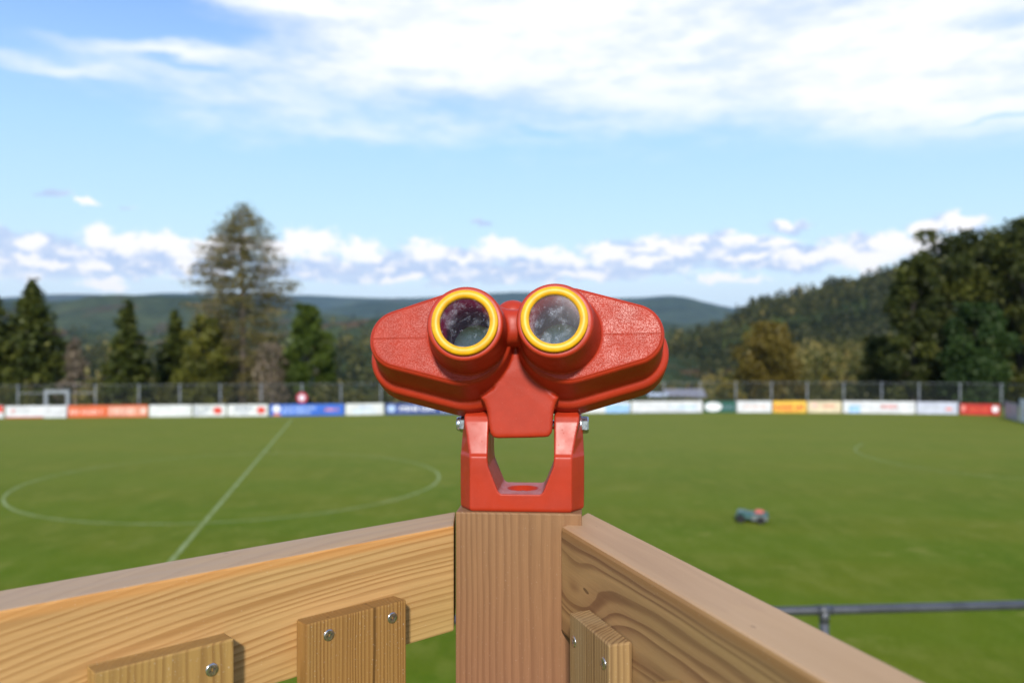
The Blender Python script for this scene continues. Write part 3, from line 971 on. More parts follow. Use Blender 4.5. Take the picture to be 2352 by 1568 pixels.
C_WHITE = bmat('board_white', (0.66, 0.66, 0.68)); C_OFF = bmat('board_off_white', (0.66, 0.67, 0.66))
C_ORANGE = bmat('board_orange', (0.66, 0.13, 0.045)); C_BLUE = bmat('board_blue', (0.03, 0.13, 0.55))
C_NAVY = bmat('board_navy', (0.035, 0.07, 0.26)); C_LBLUE = bmat('board_light_blue', (0.32, 0.52, 0.82))
C_GREEN = bmat('board_green', (0.02, 0.10, 0.075)); C_YELL = bmat('board_yellow', (0.80, 0.48, 0.06))
C_CREAM = bmat('board_cream', (0.66, 0.56, 0.38)); C_RED = bmat('board_red', (0.50, 0.025, 0.018))
C_GREY = bmat('board_grey', (0.36, 0.37, 0.42)); C_PALE = bmat('board_pale_blue_grey', (0.50, 0.52, 0.62))
T_RED = bmat('lettering_red', (0.62, 0.05, 0.03)); T_PINK = bmat('lettering_pale_pink', (0.80, 0.50, 0.42))
T_GREYB = bmat('lettering_grey_blue', (0.22, 0.27, 0.36)); T_PBLUE = bmat('lettering_pale_blue', (0.42, 0.55, 0.80))
T_WHITE = bmat('lettering_white', (0.80, 0.80, 0.82)); T_SKY = bmat('lettering_sky', (0.42, 0.62, 0.85)); T_SALMON = bmat('lettering_salmon', (0.75, 0.25, 0.20))
T_GREYL = bmat('lettering_light_grey', (0.55, 0.56, 0.58))
M_STEEL = simple('galvanised_steel', (0.34, 0.36, 0.38), 0.45, metal=0.5, scale=3)


def board(px0, px1, ytop, mat, label, marks=(), foot=0.0, gap=0.05, y0=None, y1=None):
    Y0 = board_y(px0) if y0 is None else y0; Y1 = board_y(px1) if y1 is None else y1
    A = Vector(((px0 - 1176) / F * Y0, Y0, 0)); B = Vector(((px1 - 1176) / F * Y1, Y1, 0))
    d = B - A; L = d.length; d.normalize()
    ang = math.atan2(d.y, d.x)
    zt = EYE - (ytop - 784) / F * (Y0 + Y1) / 2
    zb = 0.04 + foot
    root = empty('advertising_board', A, (R(random.Random(px0).uniform(-1.5, 1.5)), 0, ang))
    bm = bevel_box_mesh(gap / 2, L - gap / 2, 0, 0.04, zb, zt, 0.006)
    obj('panel', bm, mat, root)
    for k in (0, 1):
        bm = bmesh.new()
        box(bm, (0.15 + (L - 0.3) * k, 0.066, (zt - 0.05) / 2 - 0.1), (0.05, 0.05, zt - 0.05 + 0.2))
        obj('leg', bm, M_STEEL, root)
    rg_ = random.Random(int(px0) + 5000)
    H = zt - zb
    for (kind, u0, u1, v0, v1, m_) in marks:     # positions as fractions of the panel
        x0, x1 = u0 * L, u1 * L; z0, z1 = zb + v0 * H, zb + v1 * H
        bm = bmesh.new()
        if kind == 'text':                       # a row of letter strokes, too small to read in the photo
            x = x0; hh = z1 - z0
            while x < x1 - hh * 0.3:
                wl = hh * rg_.uniform(0.35, 0.6)
                s = hh * 0.27
                box(bm, (x + s / 2, -0.006, (z0 + z1) / 2), (s, 0.008, hh))
                if rg_.random() < .7: box(bm, (x + wl / 2 + s / 2, -0.0064, z1 - s / 2), (wl - s, 0.008, s))
                if rg_.random() < .6: box(bm, (x + wl / 2 + s / 2, -0.0064, (z0 + z1) / 2), (wl - s, 0.008, s))
                if rg_.random() < .6: box(bm, (x + wl / 2 + s / 2, -0.0064, z0 + s / 2), (wl - s, 0.008, s))
                x += wl + hh * (0.22 if rg_.random() < .85 else 0.7)
            nm = 'lettering'
        elif kind == 'disc':
            cx, cz = (x0 + x1) / 2, (z0 + z1) / 2
            lp = [[Vector((cx + math.cos(2 * math.pi * i / 32) * (x1 - x0) / 2, yy, cz + math.sin(2 * math.pi * i / 32) * (z1 - z0) / 2)) for i in range(32)] for yy in (-0.009, 0.002)]
            bridge(bm, lp); nm = 'emblem'
        elif kind == 'tri':
            lp = [[Vector((x0, yy, z0)), Vector((x1, yy, z0)), Vector(((x0 + x1) / 2, yy, z1))] for yy in (-0.012, 0.002)]
            bridge(bm, lp); nm = 'emblem'
        else:
            box(bm, ((x0 + x1) / 2, -0.003, (z0 + z1) / 2), (x1 - x0, 0.010, z1 - z0)); nm = 'colour_field'
        bmesh.ops.recalc_face_normals(bm, faces=bm.faces)
        obj(nm, bm, m_, root)
    tag(root, label, 'advertising board', 'advertising boards round the pitch')
    return root


board(-190, 9, 932, C_WHITE, 'white board with a red patch at the left edge of the photo', [('field', .86, .99, .45, .98, T_RED)])
board(12, 153, 931.5, C_WHITE, 'white board with a dark red bottom stripe left of the orange board', [('field', .0, .62, .0, .09, T_RED), ('text', .10, .17, .45, .7, T_RED), ('text', .2, .5, .35, .7, T_GREYL), ('text', .7, .95, .35, .7, T_GREYL)])
board(155, 340, 930.5, C_ORANGE, 'orange board with two blocks of pale lettering', [('text', .03, .45, .28, .62, T_PINK), ('field', .50, .985, .10, .90, bmat('board_salmon', (.68, .27, .17))), ('text', .52, .86, .22, .74, T_PINK), ('disc', .90, .98, .25, .8, T_PINK)])
board(342, 441, 929.5, C_OFF, 'plain off white board between the orange board and the lettered one', [])
board(443, 520, 929, C_OFF, 'white board with grey lettering and a red disc, next to the plain one', [('text', .03, .5, .55, .82, T_GREYB), ('text', .03, .45, .18, .40, T_GREYB), ('disc', .61, .87, .2, .8, T_RED)])
board(522, 616, 928.5, C_OFF, 'white board with grey lettering and a red disc, next to the blue board', [('text', .18, .62, .55, .82, T_GREYB), ('text', .18, .55, .18, .40, T_GREYB), ('disc', .72, .93, .2, .8, T_RED)])
board(619, 791, 928, C_BLUE, 'bright blue board with a white emblem and pink lettering', [('disc', .04, .15, .30, .92, T_WHITE), ('tri', .03, .16, .02, .30, T_SALMON), ('text', .19, .62, .55, .82, T_PBLUE), ('text', .17, .55, .18, .44, T_PBLUE), ('text', .74, .94, .36, .64, T_SALMON)])
board(793, 882, 926, C_OFF, 'white board with pale blue lettering right of the bright blue board', [('text', .35, .7, .55, .8, T_PBLUE), ('text', .2, .8, .2, .42, T_SKY)])
board(885, 1120, 925.5, C_NAVY, 'navy board with white lettering below the left side of the binoculars', [('disc', .02, .1, .2, .85, T_PBLUE), ('text', .14, .5, .32, .72, T_WHITE), ('text', .55, .85, .2, .6, T_WHITE)])
board(1123, 1330, 924, C_WHITE, 'white board in the gap right of the binocular neck', [])
board(1333, 1448, 922.5, C_WHITE, 'white board with a light blue field left of the long white board', [('field', .50, .98, .0, .78, C_LBLUE)])
board(1450, 1614, 921, C_WHITE, 'long white board with faint lettering left of the green board', [('text', .3, .46, .3, .6, T_GREYL), ('text', .55, .9, .3, .62, T_SKY), ('field', .03, .97, .0, .12, C_PALE)])
board(1617, 1690, 921, C_GREEN, 'dark green board with a large white oval', [('disc', .02, .56, .1, .92, T_WHITE), ('text', .62, .95, .3, .6, T_GREYB)])
board(1692, 1773, 920.5, C_WHITE, 'white board with faint reddish lettering between green and yellow boards', [('text', .2, .85, .4, .62, T_PINK)])
board(1775, 1853, 920.5, C_YELL, 'yellow board with red lettering', [('text', .03, .97, .30, .66, T_RED), ('text', .1, .8, .12, .26, T_RED)])
board(1855, 1933, 920.8, C_CREAM, 'cream board with faint salmon lettering right of the yellow board', [('text', .45, .8, .45, .7, T_SALMON), ('disc', .1, .3, .4, .85, T_PINK)])
board(1936, 2103, 921.2, C_WHITE, 'white board with a light blue patch and dark red lettering', [('field', .08, .24, .05, .65, C_LBLUE), ('text', .53, .76, .42, .70, T_RED), ('text', .3, .48, .4, .6, T_GREYL)])
board(2105, 2201, 922.8, C_PALE, 'greyish blue board with a small red mark left of the red board', [('text', .1, .6, .4, .62, T_GREYL), ('disc', .70, .86, .3, .55, T_SALMON)])
board(2205, 2297, 927.5, C_RED, 'deep red board with a white emblem at its right end', [('disc', .80, .96, .25, .85, T_WHITE), ('disc', .03, .14, .3, .85, T_SALMON), ('text', .22, .7, .38, .62, C_ORANGE)])
board(2308, 2338, 924, C_GREY, 'grey board in shade at the corner of the pitch', [], y0=71.6, y1=68.2)
board(2342, 2440, 923, C_OFF, 'white board at the far right edge coming towards the tower', [], y0=68.0, y1=60.0)

# ------------------------------------------------------------------ fence behind the boards
def wire_mat():
    m_, t = new_mat('fence_wire')
    principled(t, (0.045, 0.055, 0.055), 0.6, metal=0.3)
    return m_


M_WIRE = wire_mat()
M_POST = simple('fence_post_grey', (0.27, 0.29, 0.31), 0.5, metal=0.3, scale=3)
fence = empty('wire_fence', Wp(41, 960, 72.6) * Vector((1, 1, 0)) if False else (0, 0, 0))
posts_px = [-140, -50, 41, 130, 219, 319, 413, 506, 600, 693, 783, 875, 965, 1055, 1145, 1235, 1325, 1415, 1525, 1608, 1690, 1772, 1854, 1938, 2025, 2111, 2205, 2300]
fp = []
for p in posts_px:
    Y = board_y(p) + 1.5
    fp.append(Vector(((p - 1176) / F * Y, Y, 0)))
corner = fp[-1]
fp += [corner + Vector((2.6, -3.4, 0)) * k for k in (1, 2)]
HF = 2.75
proto_post = None
for i, p in enumerate(fp):
    if i == 3: continue     # no post inside the gate bay
    if proto_post is None:
        bm = bmesh.new(); tube(bm, (0, 0, -0.4), (0, 0, HF + 0.07), 0.045, n=10)
        proto_post = obj('post', bm, M_POST, fence, smooth=True); proto_post.location = p
    else:
        c = proto_post.copy(); COL.objects.link(c); c.parent = fence; c.location = p
bm = bmesh.new()
for a, b in zip(fp, fp[1:]):
    tube(bm, a + Vector((0, 0, HF)), b + Vector((0, 0, HF)), 0.012, n=6)
    if (a - fp[2]).length < .1 or (a - fp[3]).length < .1:
        tube(bm, a + Vector((0, 0, 2.05)), b + Vector((0, 0, 2.05)), 0.03, n=6)
obj('top_rail', bm, M_POST, fence)
vs, fs = [], []
for a, b in zip(fp, fp[1:]):
    d = b - a; L = d.length; d.normalize(); nrm = Vector((-d.y, d.x, 0))
    st = 0.13
    def strip(p0, p1, wd=0.0036):
        t_ = (p1 - p0).normalized(); s = t_.cross(nrm) * wd
        k = len(vs)
        vs.extend([p0 + s, p1 + s, p1 - s, p0 - s]); fs.append((k, k + 1, k + 2, k + 3))
    k = -HF
    while k < L:
        for sg in (0, 1):
            x0, x1 = k, k + HF; z0, z1 = 0.0, HF
            if x0 < 0: z0 += -x0; x0 = 0
            if x1 > L: z1 -= x1 - L; x1 = L
            if x1 > x0 + .02:
                if sg: strip(a + d * x0 + Vector((0, 0, z0)), a + d * x1 + Vector((0, 0, z1)))
                else: strip(a + d * x0 + Vector((0, 0, HF - z0)) + nrm * .004, a + d * x1 + Vector((0, 0, HF - z1)) + nrm * .004)
        k += st
me = bpy.data.meshes.new('wire_mesh'); me.from_pydata([tuple(v) for v in vs], [], fs); me.materials.append(M_WIRE)
obj('wire_mesh', me, parent=fence)
tag(fence, 'tall grey wire mesh fence on round posts behind the advertising boards', 'fence')

# gate frame left
gate = empty('gate_frame', Wp(131, 960, 72.4) * 1); gate.location.z = 0
gw = 50 / F * 72.4
gh = EYE - (895 - 784) / F * 72.4
bm = bmesh.new()
for s in (-1, 1): box(bm, (s * gw / 2, 0, gh / 2 - .1), (0.32, 0.14, gh + .2))
obj('upright', bm, M_POST, gate)
bm = bmesh.new(); box(bm, (0, 0, gh - .16), (gw - .32 - .004, 0.12, 0.32))
obj('crossbar', bm, M_POST, gate)
tag(gate, 'thick pale grey metal gate frame in the fence above the white board', 'gate frame')

# round sign
sg = empty('round_sign', (0, 0, 0)); p = Wp(693.5, 913, 73.9); sg.location = (p.x, p.y, 0)
zc = p.z
for nm, r0, yy, m_ in (('backing', .56, 0, simple('sign_back', (.03, .02, .03), .6)), ('red_rim', .47, -.03, bmat('sign_red', (.50, .03, .06))), ('white_face', .27, -.05, bmat('sign_white', (.72, .70, .78)))):
    bm = bmesh.new()
    bridge(bm, [[Vector((math.cos(2 * math.pi * i / 40) * r0, y_, zc + math.sin(2 * math.pi * i / 40) * r0)) for i in range(40)] for y_ in (yy, yy + .04)])
    bmesh.ops.recalc_face_normals(bm, faces=bm.faces)
    obj(nm, bm, m_, sg)
bm = bmesh.new(); tube(bm, (0, .08, -.3), (0, .08, zc + .9), .04)
obj('pole', bm, M_POST, sg)
tag(sg, 'round red and white sign on a dark disc above the blue board', 'sign')


# ------------------------------------------------------------------ houses in the valley
def house(name, px, Y, ridge_y, wpx, depth, roofm, wallm, label, rot):
    x = (px - 1176) / F * Y
    gz = float(ground_z(np.array([x]), np.array([float(Y)]))[0])
    zr = EYE - (ridge_y - 784) / F * Y
    H = zr - gz; Wd = wpx / F * Y; he = H - 2.6
    root = empty(name, (x, Y, gz), (0, 0, rot))
    bm = bmesh.new(); box(bm, (0, 0, he / 2 - .5), (Wd * .9, depth * .9, he + 1))
    for s in (-1, 1):
        vs_ = [bm.verts.new((s * Wd * .45, -depth * .45, he)), bm.verts.new((s * Wd * .45, depth * .45, he)), bm.verts.new((s * Wd * .45, 0, H - .35))]
        bm.faces.new(vs_)
    obj('wall', bm, wallm, root)
    bm = bmesh.new()
    for s in (-1, 1):
        a = [(-Wd / 2, s * depth * .56, he - .25), (Wd / 2, s * depth * .56, he - .25), (Wd / 2, 0, H), (-Wd / 2, 0, H)]
        top = [bm.verts.new(v) for v in a]; bot = [bm.verts.new((v[0], v[1], v[2] - .18)) for v in a]
        bm.faces.new(top); bm.faces.new(bot[::-1])
        for i in range(4): bm.faces.new((top[i], bot[i], bot[(i + 1) % 4], top[(i + 1) % 4]))
    bmesh.ops.recalc_face_normals(bm, faces=bm.faces)
    rf = obj('roof', bm, roofm, root)
    bm = bmesh.new(); box(bm, (Wd * .2, depth * .1, H + .1), (.7, .7, 1.6))
    obj('chimney', bm, M_BARK, rf)
    for k in range(3):
        bm = bmesh.new(); box(bm, (-Wd * .28 + k * Wd * .28, -depth * .45 - .02, he * .62), (1.1, .1, 1.3))
        obj('window', bm, simple('window_glass', (.05, .06, .08), .15), root)
    tag(root, label, 'house')


M_ROOF = simple('grey_roof_tiles', (0.20, 0.20, 0.235), 0.7, scale=2)
M_ROOF2 = simple('pale_blue_metal_roof', (0.42, 0.48, 0.58), 0.5, scale=2)
M_WALLH = simple('pale_render', (0.6, 0.6, 0.6), 0.9, scale=2)
house('house', 1570, 190, 893, 92, 8, M_ROOF, M_WALLH, 'house with a grey roof showing over the long white board', 0.1)
house('house', 1512, 175, 902, 46, 7, M_ROOF2, M_WALLH, 'small building with a pale blue roof left of the grey roofed house', -0.2)
house('house', 1655, 170, 914, 26, 5, simple('light_roof', (.62, .6, .58), .6), M_WALLH, 'tiny pale roofed hut above the green board with the oval', 0.0)

# ------------------------------------------------------------------ robot mower on the pitch
mw = empty('robot_mower', (0, 0, 0)); mp = Wp(1733, 1200, 30.1); mw.location = (mp.x, mp.y + .3, 0.0); mw.rotation_euler = (0, 0, R(-18)); mw.scale = (1.12, 1.12, 1.08)
M_TEAL = simple('dark_teal_shell', (0.022, 0.085, 0.072), 0.32, scale=6, spec=.6)
M_MGREY = simple('grey_plastic', (0.16, 0.18, 0.18), 0.4, scale=6)
M_TYRE = simple('black_rubber', (0.012, 0.012, 0.012), 0.8, scale=10)
M_MRED = simple('orange_red_cover', (0.62, 0.09, 0.05), 0.35, scale=5)
bm = bmesh.new()
secs = [(-.52, .26, .10, .20), (-.46, .34, .08, .30), (-.30, .36, .07, .335), (-.05, .36, .07, .31), (.20, .36, .07, .33), (.42, .33, .08, .34), (.53, .26, .10, .25)]
lps = []
for (x, hw, zb, zt) in secs:
    lps.append([Vector((x, y_, z_)) for (y_, z_) in ((-hw, zb), (hw, zb), (hw * 1.02, zb + .5 * (zt - zb)), (hw * .82, zt - .03), (hw * .4, zt), (-hw * .4, zt), (-hw * .82, zt - .03), (-hw * 1.02, zb + .5 * (zt - zb)))])
bridge(bm, lps)
me = bake(bm, [('SUBSURF', dict(levels=2))])
obj('shell', me, M_TEAL, mw, smooth=True)
for s in (-1, 1):
    bm = bmesh.new()
    lps = [[Vector((x, s * .375, z_ + .5 * w_)) for (x, z_, w_) in [(-.02, .11, 0), (.48, .11, 0), (.50, .24, 0), (.30, .30, 0), (.02, .27, 0)]],
           [Vector((x * .96 + .01, s * .33, z_)) for (x, z_, w_) in [(-.02, .11, 0), (.48, .11, 0), (.50, .24, 0), (.30, .30, 0), (.02, .27, 0)]]]
    bridge(bm, lps); bmesh.ops.recalc_face_normals(bm, faces=bm.faces)
    obj('side_panel', bm, M_MGREY, mw)
    for x, r in ((.28, .12), (-.34, .14)):
        bm = bmesh.new(); tube(bm, (x, s * .30, r), (x, s * .42, r), r, n=24); obj('wheel', bm, M_TYRE, mw)
bm = bmesh.new()
lps = [[Vector((x_ * sc_ + .22, y_ * sc_, z_)) for (x_, y_) in ((-.12, -.14), (.12, -.13), (.15, 0), (.12, .13), (-.12, .14))] for (z_, sc_) in ((.30, 1.1), (.37, 1.0), (.395, .75))]
bridge(bm, lps); obj('top_cover', bake(bm, [('BEVEL', dict(width=.015, segments=2))]), M_MRED, mw)
bm = bmesh.new()
lps = [[Vector((x_ - .33, y_ * 1.2, z_)) for (x_, y_) in ((-.14, -.2), (.14, -.2), (.14, .2), (-.14, .2))] for z_ in (.28, .345)]
bridge(bm, lps); obj('hood', bake(bm, [('BEVEL', dict(width=.02, segments=2))]), M_TEAL, mw)
tag(mw, 'teal robot lawn mower with an orange red cover out on the grass', 'robot mower')

# ------------------------------------------------------------------ pipe railing on the bank
pr = empty('pipe_railing', (0, 0, 0))
M_PIPE = simple('dark_galvanised_pipe', (0.085, 0.088, 0.098), 0.42, metal=0.35, scale=5, var=0.2)
DP = 5.2
pa = Wp(1760, 1404, DP); pb = Wp(2352, 1388.5, DP + .05)
d = (pb - pa).normalized()
pj = Wp(1893, 1400.5, DP)
ends = (pj - d * 6.0, pj + d * 6.0)
bm = bmesh.new(); tube(bm, ends[0], ends[1], 0.028, n=20)
obj('handrail', bm, M_PIPE, pr, smooth=True)
for k in range(-3, 4):
    q = pj + d * (2.0 * k)
    if k == 0 or k in (-1, -2, -3) or k > 0:
        bm = bmesh.new(); gz = float(ground_z(np.array([q.x]), np.array([q.y]))[0])
        tube(bm, (q.x, q.y, gz - .2), (q.x, q.y, q.z), 0.028, n=20)
        obj('post', bm, M_PIPE, pr, smooth=True)
        bm = bmesh.new(); tube(bm, q - d * .05, q + d * .05, 0.0315, n=20); tube(bm, (q.x, q.y, q.z - .075), (q.x, q.y, q.z), 0.0315, n=20)
        obj('fitting', bm, M_PIPE, pr, smooth=True)
tag(pr, 'dark grey tubular handrail on posts at the lower right above the pitch', 'railing')

# ------------------------------------------------------------------ timber railing of the lookout tower
TOPZ = EYE - 0.155
tw = empty('timber_railing', (0, 0.72, 3.9))


def place(o, loc, rz=0.0):
    o.parent = tw
    o.location = Vector(loc) - tw.location
    o.rotation_euler = (0, 0, rz)
    return o


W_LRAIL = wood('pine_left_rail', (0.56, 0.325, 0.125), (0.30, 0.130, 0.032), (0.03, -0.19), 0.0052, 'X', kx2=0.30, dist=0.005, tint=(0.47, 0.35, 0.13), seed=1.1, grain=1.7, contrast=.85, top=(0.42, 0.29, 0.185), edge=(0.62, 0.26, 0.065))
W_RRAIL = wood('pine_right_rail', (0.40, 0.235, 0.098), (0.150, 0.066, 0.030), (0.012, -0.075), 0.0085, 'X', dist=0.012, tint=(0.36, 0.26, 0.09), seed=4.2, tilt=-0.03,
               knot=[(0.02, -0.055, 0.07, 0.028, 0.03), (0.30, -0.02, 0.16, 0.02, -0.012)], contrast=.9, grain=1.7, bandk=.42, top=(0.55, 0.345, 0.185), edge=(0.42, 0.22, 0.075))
W_POST = wood('pine_post', (0.265, 0.136, 0.060), (0.150, 0.067, 0.028), (0.30, 0.16), 0.0024, 'Z', dist=0.0022, bandk=.05, tint=(0.33, 0.19, 0.075), seed=2.3, contrast=.6, grain=2.0, low=(0.95, 0.80, 0.95))
W_P1 = wood('pine_picket_streaked', (0.36, 0.190, 0.055), (0.185, 0.080, 0.020), (0.02, -0.12), 0.0030, 'Z', dist=0.004, tint=(0.33, 0.21, 0.065), seed=6.1, streak=(-0.0570, 0.0016, .75), grain=1.7, top=(0.24, 0.13, 0.04))
W_P2 = wood('pine_picket_yellow', (0.40, 0.235, 0.070), (0.20, 0.095, 0.026), (0.05, -0.09), 0.0042, 'Z', dist=0.009, tint=(0.26, 0.27, 0.16), seed=8.8, grain=1.9, contrast=.7, top=(0.26, 0.15, 0.05))
W_P3 = wood('pine_picket_grey', (0.36, 0.225, 0.095), (0.150, 0.080, 0.032), (0.035, 0.045), 0.0036, 'Z', dist=0.004, tint=(0.30, 0.235, 0.13), seed=3.4, grain=1.6)

# corner post
pw = 0.1075
bm = bevel_box_mesh(0, pw, 0, 0.095, -2.75, 0, 0.0016)
post = obj('corner_post', bm, W_POST); a_post = -math.atan(0.0075 / 0.093)
place(post, (-0.0482, 0.7085, EYE - 0.1452), a_post)

uL = Vector((-0.744, -0.668, 0)); nL = Vector((0.668, -0.744, 0))      # left rail: direction and inner normal
oL = Vector((-0.049, 0.70, TOPZ))
angL = math.atan2(uL.y, uL.x)
# local +y of a frame with x along uL points to (0.668,-0.744): the inner side
bm = bevel_box_mesh(0.0, 1.25, -0.045, 0.0, -0.089, 0.0, 0.0018, skew=lambda x, y: x if x > .5 else (0.0002 if y > -0.02 else -0.037))
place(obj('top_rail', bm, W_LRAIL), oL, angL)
bm = bevel_box_mesh(0.0, 1.25, -0.045, 0.0, -0.089, 0.0, 0.0018, skew=lambda x, y: x if x > .5 else (0.0002 if y > -0.02 else -0.037))
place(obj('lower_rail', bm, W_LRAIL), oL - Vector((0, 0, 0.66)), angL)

uR = Vector((0.302, -0.9533, 0)); nR = Vector((-0.9533, -0.302, 0))
oR = Vector((0.0414, 0.6965, TOPZ))
angR = math.atan2(uR.y, uR.x)
# local +y points to (0.9533, 0.302): the outer side
for nm, dz in (('top_rail', 0), ('lower_rail', -0.66)):
    bm = bevel_box_mesh(0.0, 1.2, 0.0, 0.045, -0.089, 0.0, 0.003, skew=lambda x, y: x if x > .5 else (0.0 if y < 0.02 else -0.050))
    place(obj(nm, bm, W_RRAIL), oR + Vector((0, 0, dz)), angR)


def screw_mesh():
    bm = bmesh.new()
    n = 32
    def circ(r, y): return [Vector((math.cos(2 * math.pi * i / n) * r, y, math.sin(2 * math.pi * i / n) * r)) for i in range(n)]
    def star(r0, r1, y):
        o_ = []
        for i in range(n):
            a = 2 * math.pi * i / n
            k = max(0, math.cos(4 * a)) ** 1.5
            r = r0 + (r1 - r0) * k
            o_.append(Vector((math.cos(a) * r, y, math.sin(a) * r)))
        return o_
    lps = [circ(.0040, 0.0006), circ(.0044, 0.0), circ(.0042, -0.0005), circ(.0036, -0.0008), star(.0010, .0026, -0.00075)]
    bridge(bm, lps, cap0=True, cap1=False)
    bridge(bm, [star(.0010, .0026, -0.00075), star(.0007, .0019, 0.0009)], cap0=False, cap1=True, mat=1)
    bmesh.ops.recalc_face_normals(bm, faces=bm.faces)
    me = bpy.data.meshes.new('screw'); bm.to_mesh(me); bm.free()
    me.materials.append(M_SCREW); me.materials.append(M_SCREWH)
    me.polygons.foreach_set('use_smooth', [len(p.vertices) == 4 for p in me.polygons])
    return me


SCREW = screw_mesh()


def picket(origin, u, inner, s0, s1, ztop, th, mat, screws, ang, label=None):
    """board on the inner face of a rail from s0 to s1 along it"""
    # local x along the rail (0..-w), y out of the face; frame: x=u
    wdt = s1 - s0
    side = 1 if (Vector((-u.y, u.x, 0)).dot(inner) > 0) else -1     # is local +y the inner side?
    y0, y1 = (0.0004, th) if side > 0 else (-th, -0.0004)
    bm = bevel_box_mesh(-wdt, 0, y0, y1, -0.80, 0, 0.0013)
    # roughly sawn top edge
    rg_ = random.Random(int(s0 * 10000))
    for v in bm.verts:
        if v.co.z > -0.01: v.co.z += rg_.uniform(-.0006, .0006)
    o = obj('picket', bm, mat)
    p = origin + u * s1
    place(o, (p.x, p.y, EYE - ztop), ang)
    if label: o['label'] = label
    for (s, z) in screws:
        for zz in (z, z + 0.635):
            c = bpy.data.objects.new('screw', SCREW); COL.objects.link(c); c.parent = o
            c.location = (s - s1, y1 if side > 0 else y0, -(zz - ztop))
            # screw head points along -y of its own mesh
            c.rotation_euler = (0, R(random.Random(s * 99 + zz).uniform(0, 90)), math.pi if side > 0 else 0)
    return o


picket(oL, uL, nL, 0.0595, 0.1450, 0.2015, 0.016, W_P1, [(0.0724, 0.2126), (0.1272, 0.213)], angL)
picket(oL, uL, nL, 0.1985, 0.2850, 0.1985, 0.016, W_P2, [(0.2135, 0.2154), (0.270, 0.217)], angL)
picket(oL, uL, nL, 0.3380, 0.4240, 0.2000, 0.016, W_P1, [(0.352, 0.215), (0.41, 0.215)], angL)
picket(oL, uL, nL, 0.4770, 0.5630, 0.2000, 0.016, W_P2, [(0.49, 0.215), (0.55, 0.215)], angL)
picket(oR, uR, nR, 0.0630, 0.1360, 0.2055, 0.0175, W_P3, [(0.0720, 0.2248), (0.1265, 0.221)], angR, 'greyish picket with curved end grain')
picket(oR, uR, nR, 0.2000, 0.2860, 0.2055, 0.0175, W_P2, [(0.215, 0.222), (0.27, 0.222)], angR)
picket(oR, uR, nR, 0.3400, 0.4260, 0.2055, 0.0175, W_P1, [(0.355, 0.222), (0.41, 0.222)], angR)
tag(tw, 'new pine corner railing with square post and short pickets in the foreground', 'railing')

# ------------------------------------------------------------------ binoculars
bn = empty('toy_binoculars', Wp(1190, 1178, 0.74))
Rb = Matrix.Rotation(R(-4.5), 4, 'Z') @ Matrix.Rotation(R(-13.0), 4, 'X') @ Matrix.Rotation(R(-1.1), 4, 'Y')
Ob = Wp(1185, 770, 0.695)
MB = Matrix.Translation(Ob) @ Rb
MBi = MB.inverted()


def L(px, py, yd):
    """where the line of sight through a frame point meets the plane y = yd of the binocular's own frame"""
    c = MBi @ Vector((0, 0, EYE)); dd = (MBi.to_3x3() @ Vector(((px - 1176) / F, 1, -(py - 784) / F)))
    t_ = (yd - c.y) / dd.y
    return c.x + dd.x * t_, c.z + dd.z * t_


S = 0.695 / F
# metric sizes read off the photograph once; the body is built from them
pods = []
for (bc, sc_) in (((1063, 771), (918, 777)), ((1301, 766), (1454, 764))):
    pods.append((L(*bc, 0), 114 * S, L(*sc_, 0), 72 * S))
tubes_c = []
for (fr, ba) in (((1067, 740), (1077, 768)), ((1273, 732.5), (1288, 765))):
    f_, b_ = L(*fr, -0.042), L(*ba, 0)
    tubes_c.append((f_, b_))


def teardrop(cb, rb, cs, rs, out, n=96, y=0.0):
    cb = Vector(cb); cs = Vector(cs); rb += out; rs += out
    d = cs - cb; D = d.length; th = math.atan2(d.y, d.x)
    al = math.acos((rb - rs) / D)
    pts = []
    nb = int(n * 0.55); ns = n - nb
    for i in range(nb):      # around the big end
        a = th + al + (2 * math.pi - 2 * al) * i / (nb - 1)
        pts.append((cb.x + rb * math.cos(a), cb.y + rb * math.sin(a)))
    for i in range(ns):
        a = th - al + 2 * al * i / (ns - 1)
        pts.append((cs.x + rs * math.cos(a), cs.y + rs * math.sin(a)))
    return [Vector((p[0], y, p[1])) for p in pts]


bm = bmesh.new()
FL = [0.0265, 0.0052]     # flange depth, outset
for (cb, rb, cs, rs) in pods:
    prof = [(0.0, -.0032), (.0005, -.0014), (.0016, -.0004), (.0035, 0), (.0330, .0006), (.0335, .0034), (.0347, .0056), (.0365, .0066), (.039, .0068), (.052, .0062), (.058, .0046), (.0605, .0014), (.0615, -.004)]
    bridge(bm, [[v - Vector((0, 0, .25 * max(0, y_))) for v in teardrop(cb, rb, cs, rs, o_, y=y_)] for y_, o_ in prof])
for (f_, b_) in tubes_c:
    lps = []
    for (y_, r) in ((-.0395, .0275), (-.0395, .0292), (-.0385, .0303), (-.036, .0309), (-.020, .0322), (0.002, .0342), (.03, .0345)):
        k = min(1, (y_ + .042) / .042)
        cx = f_[0] + (b_[0] - f_[0]) * k; cz = f_[1] + (b_[1] - f_[1]) * k
        lps.append([Vector((cx + math.cos(2 * math.pi * i / 72) * r, y_, cz + math.sin(2 * math.pi * i / 72) * r)) for i in range(72)])
    bridge(bm, lps)
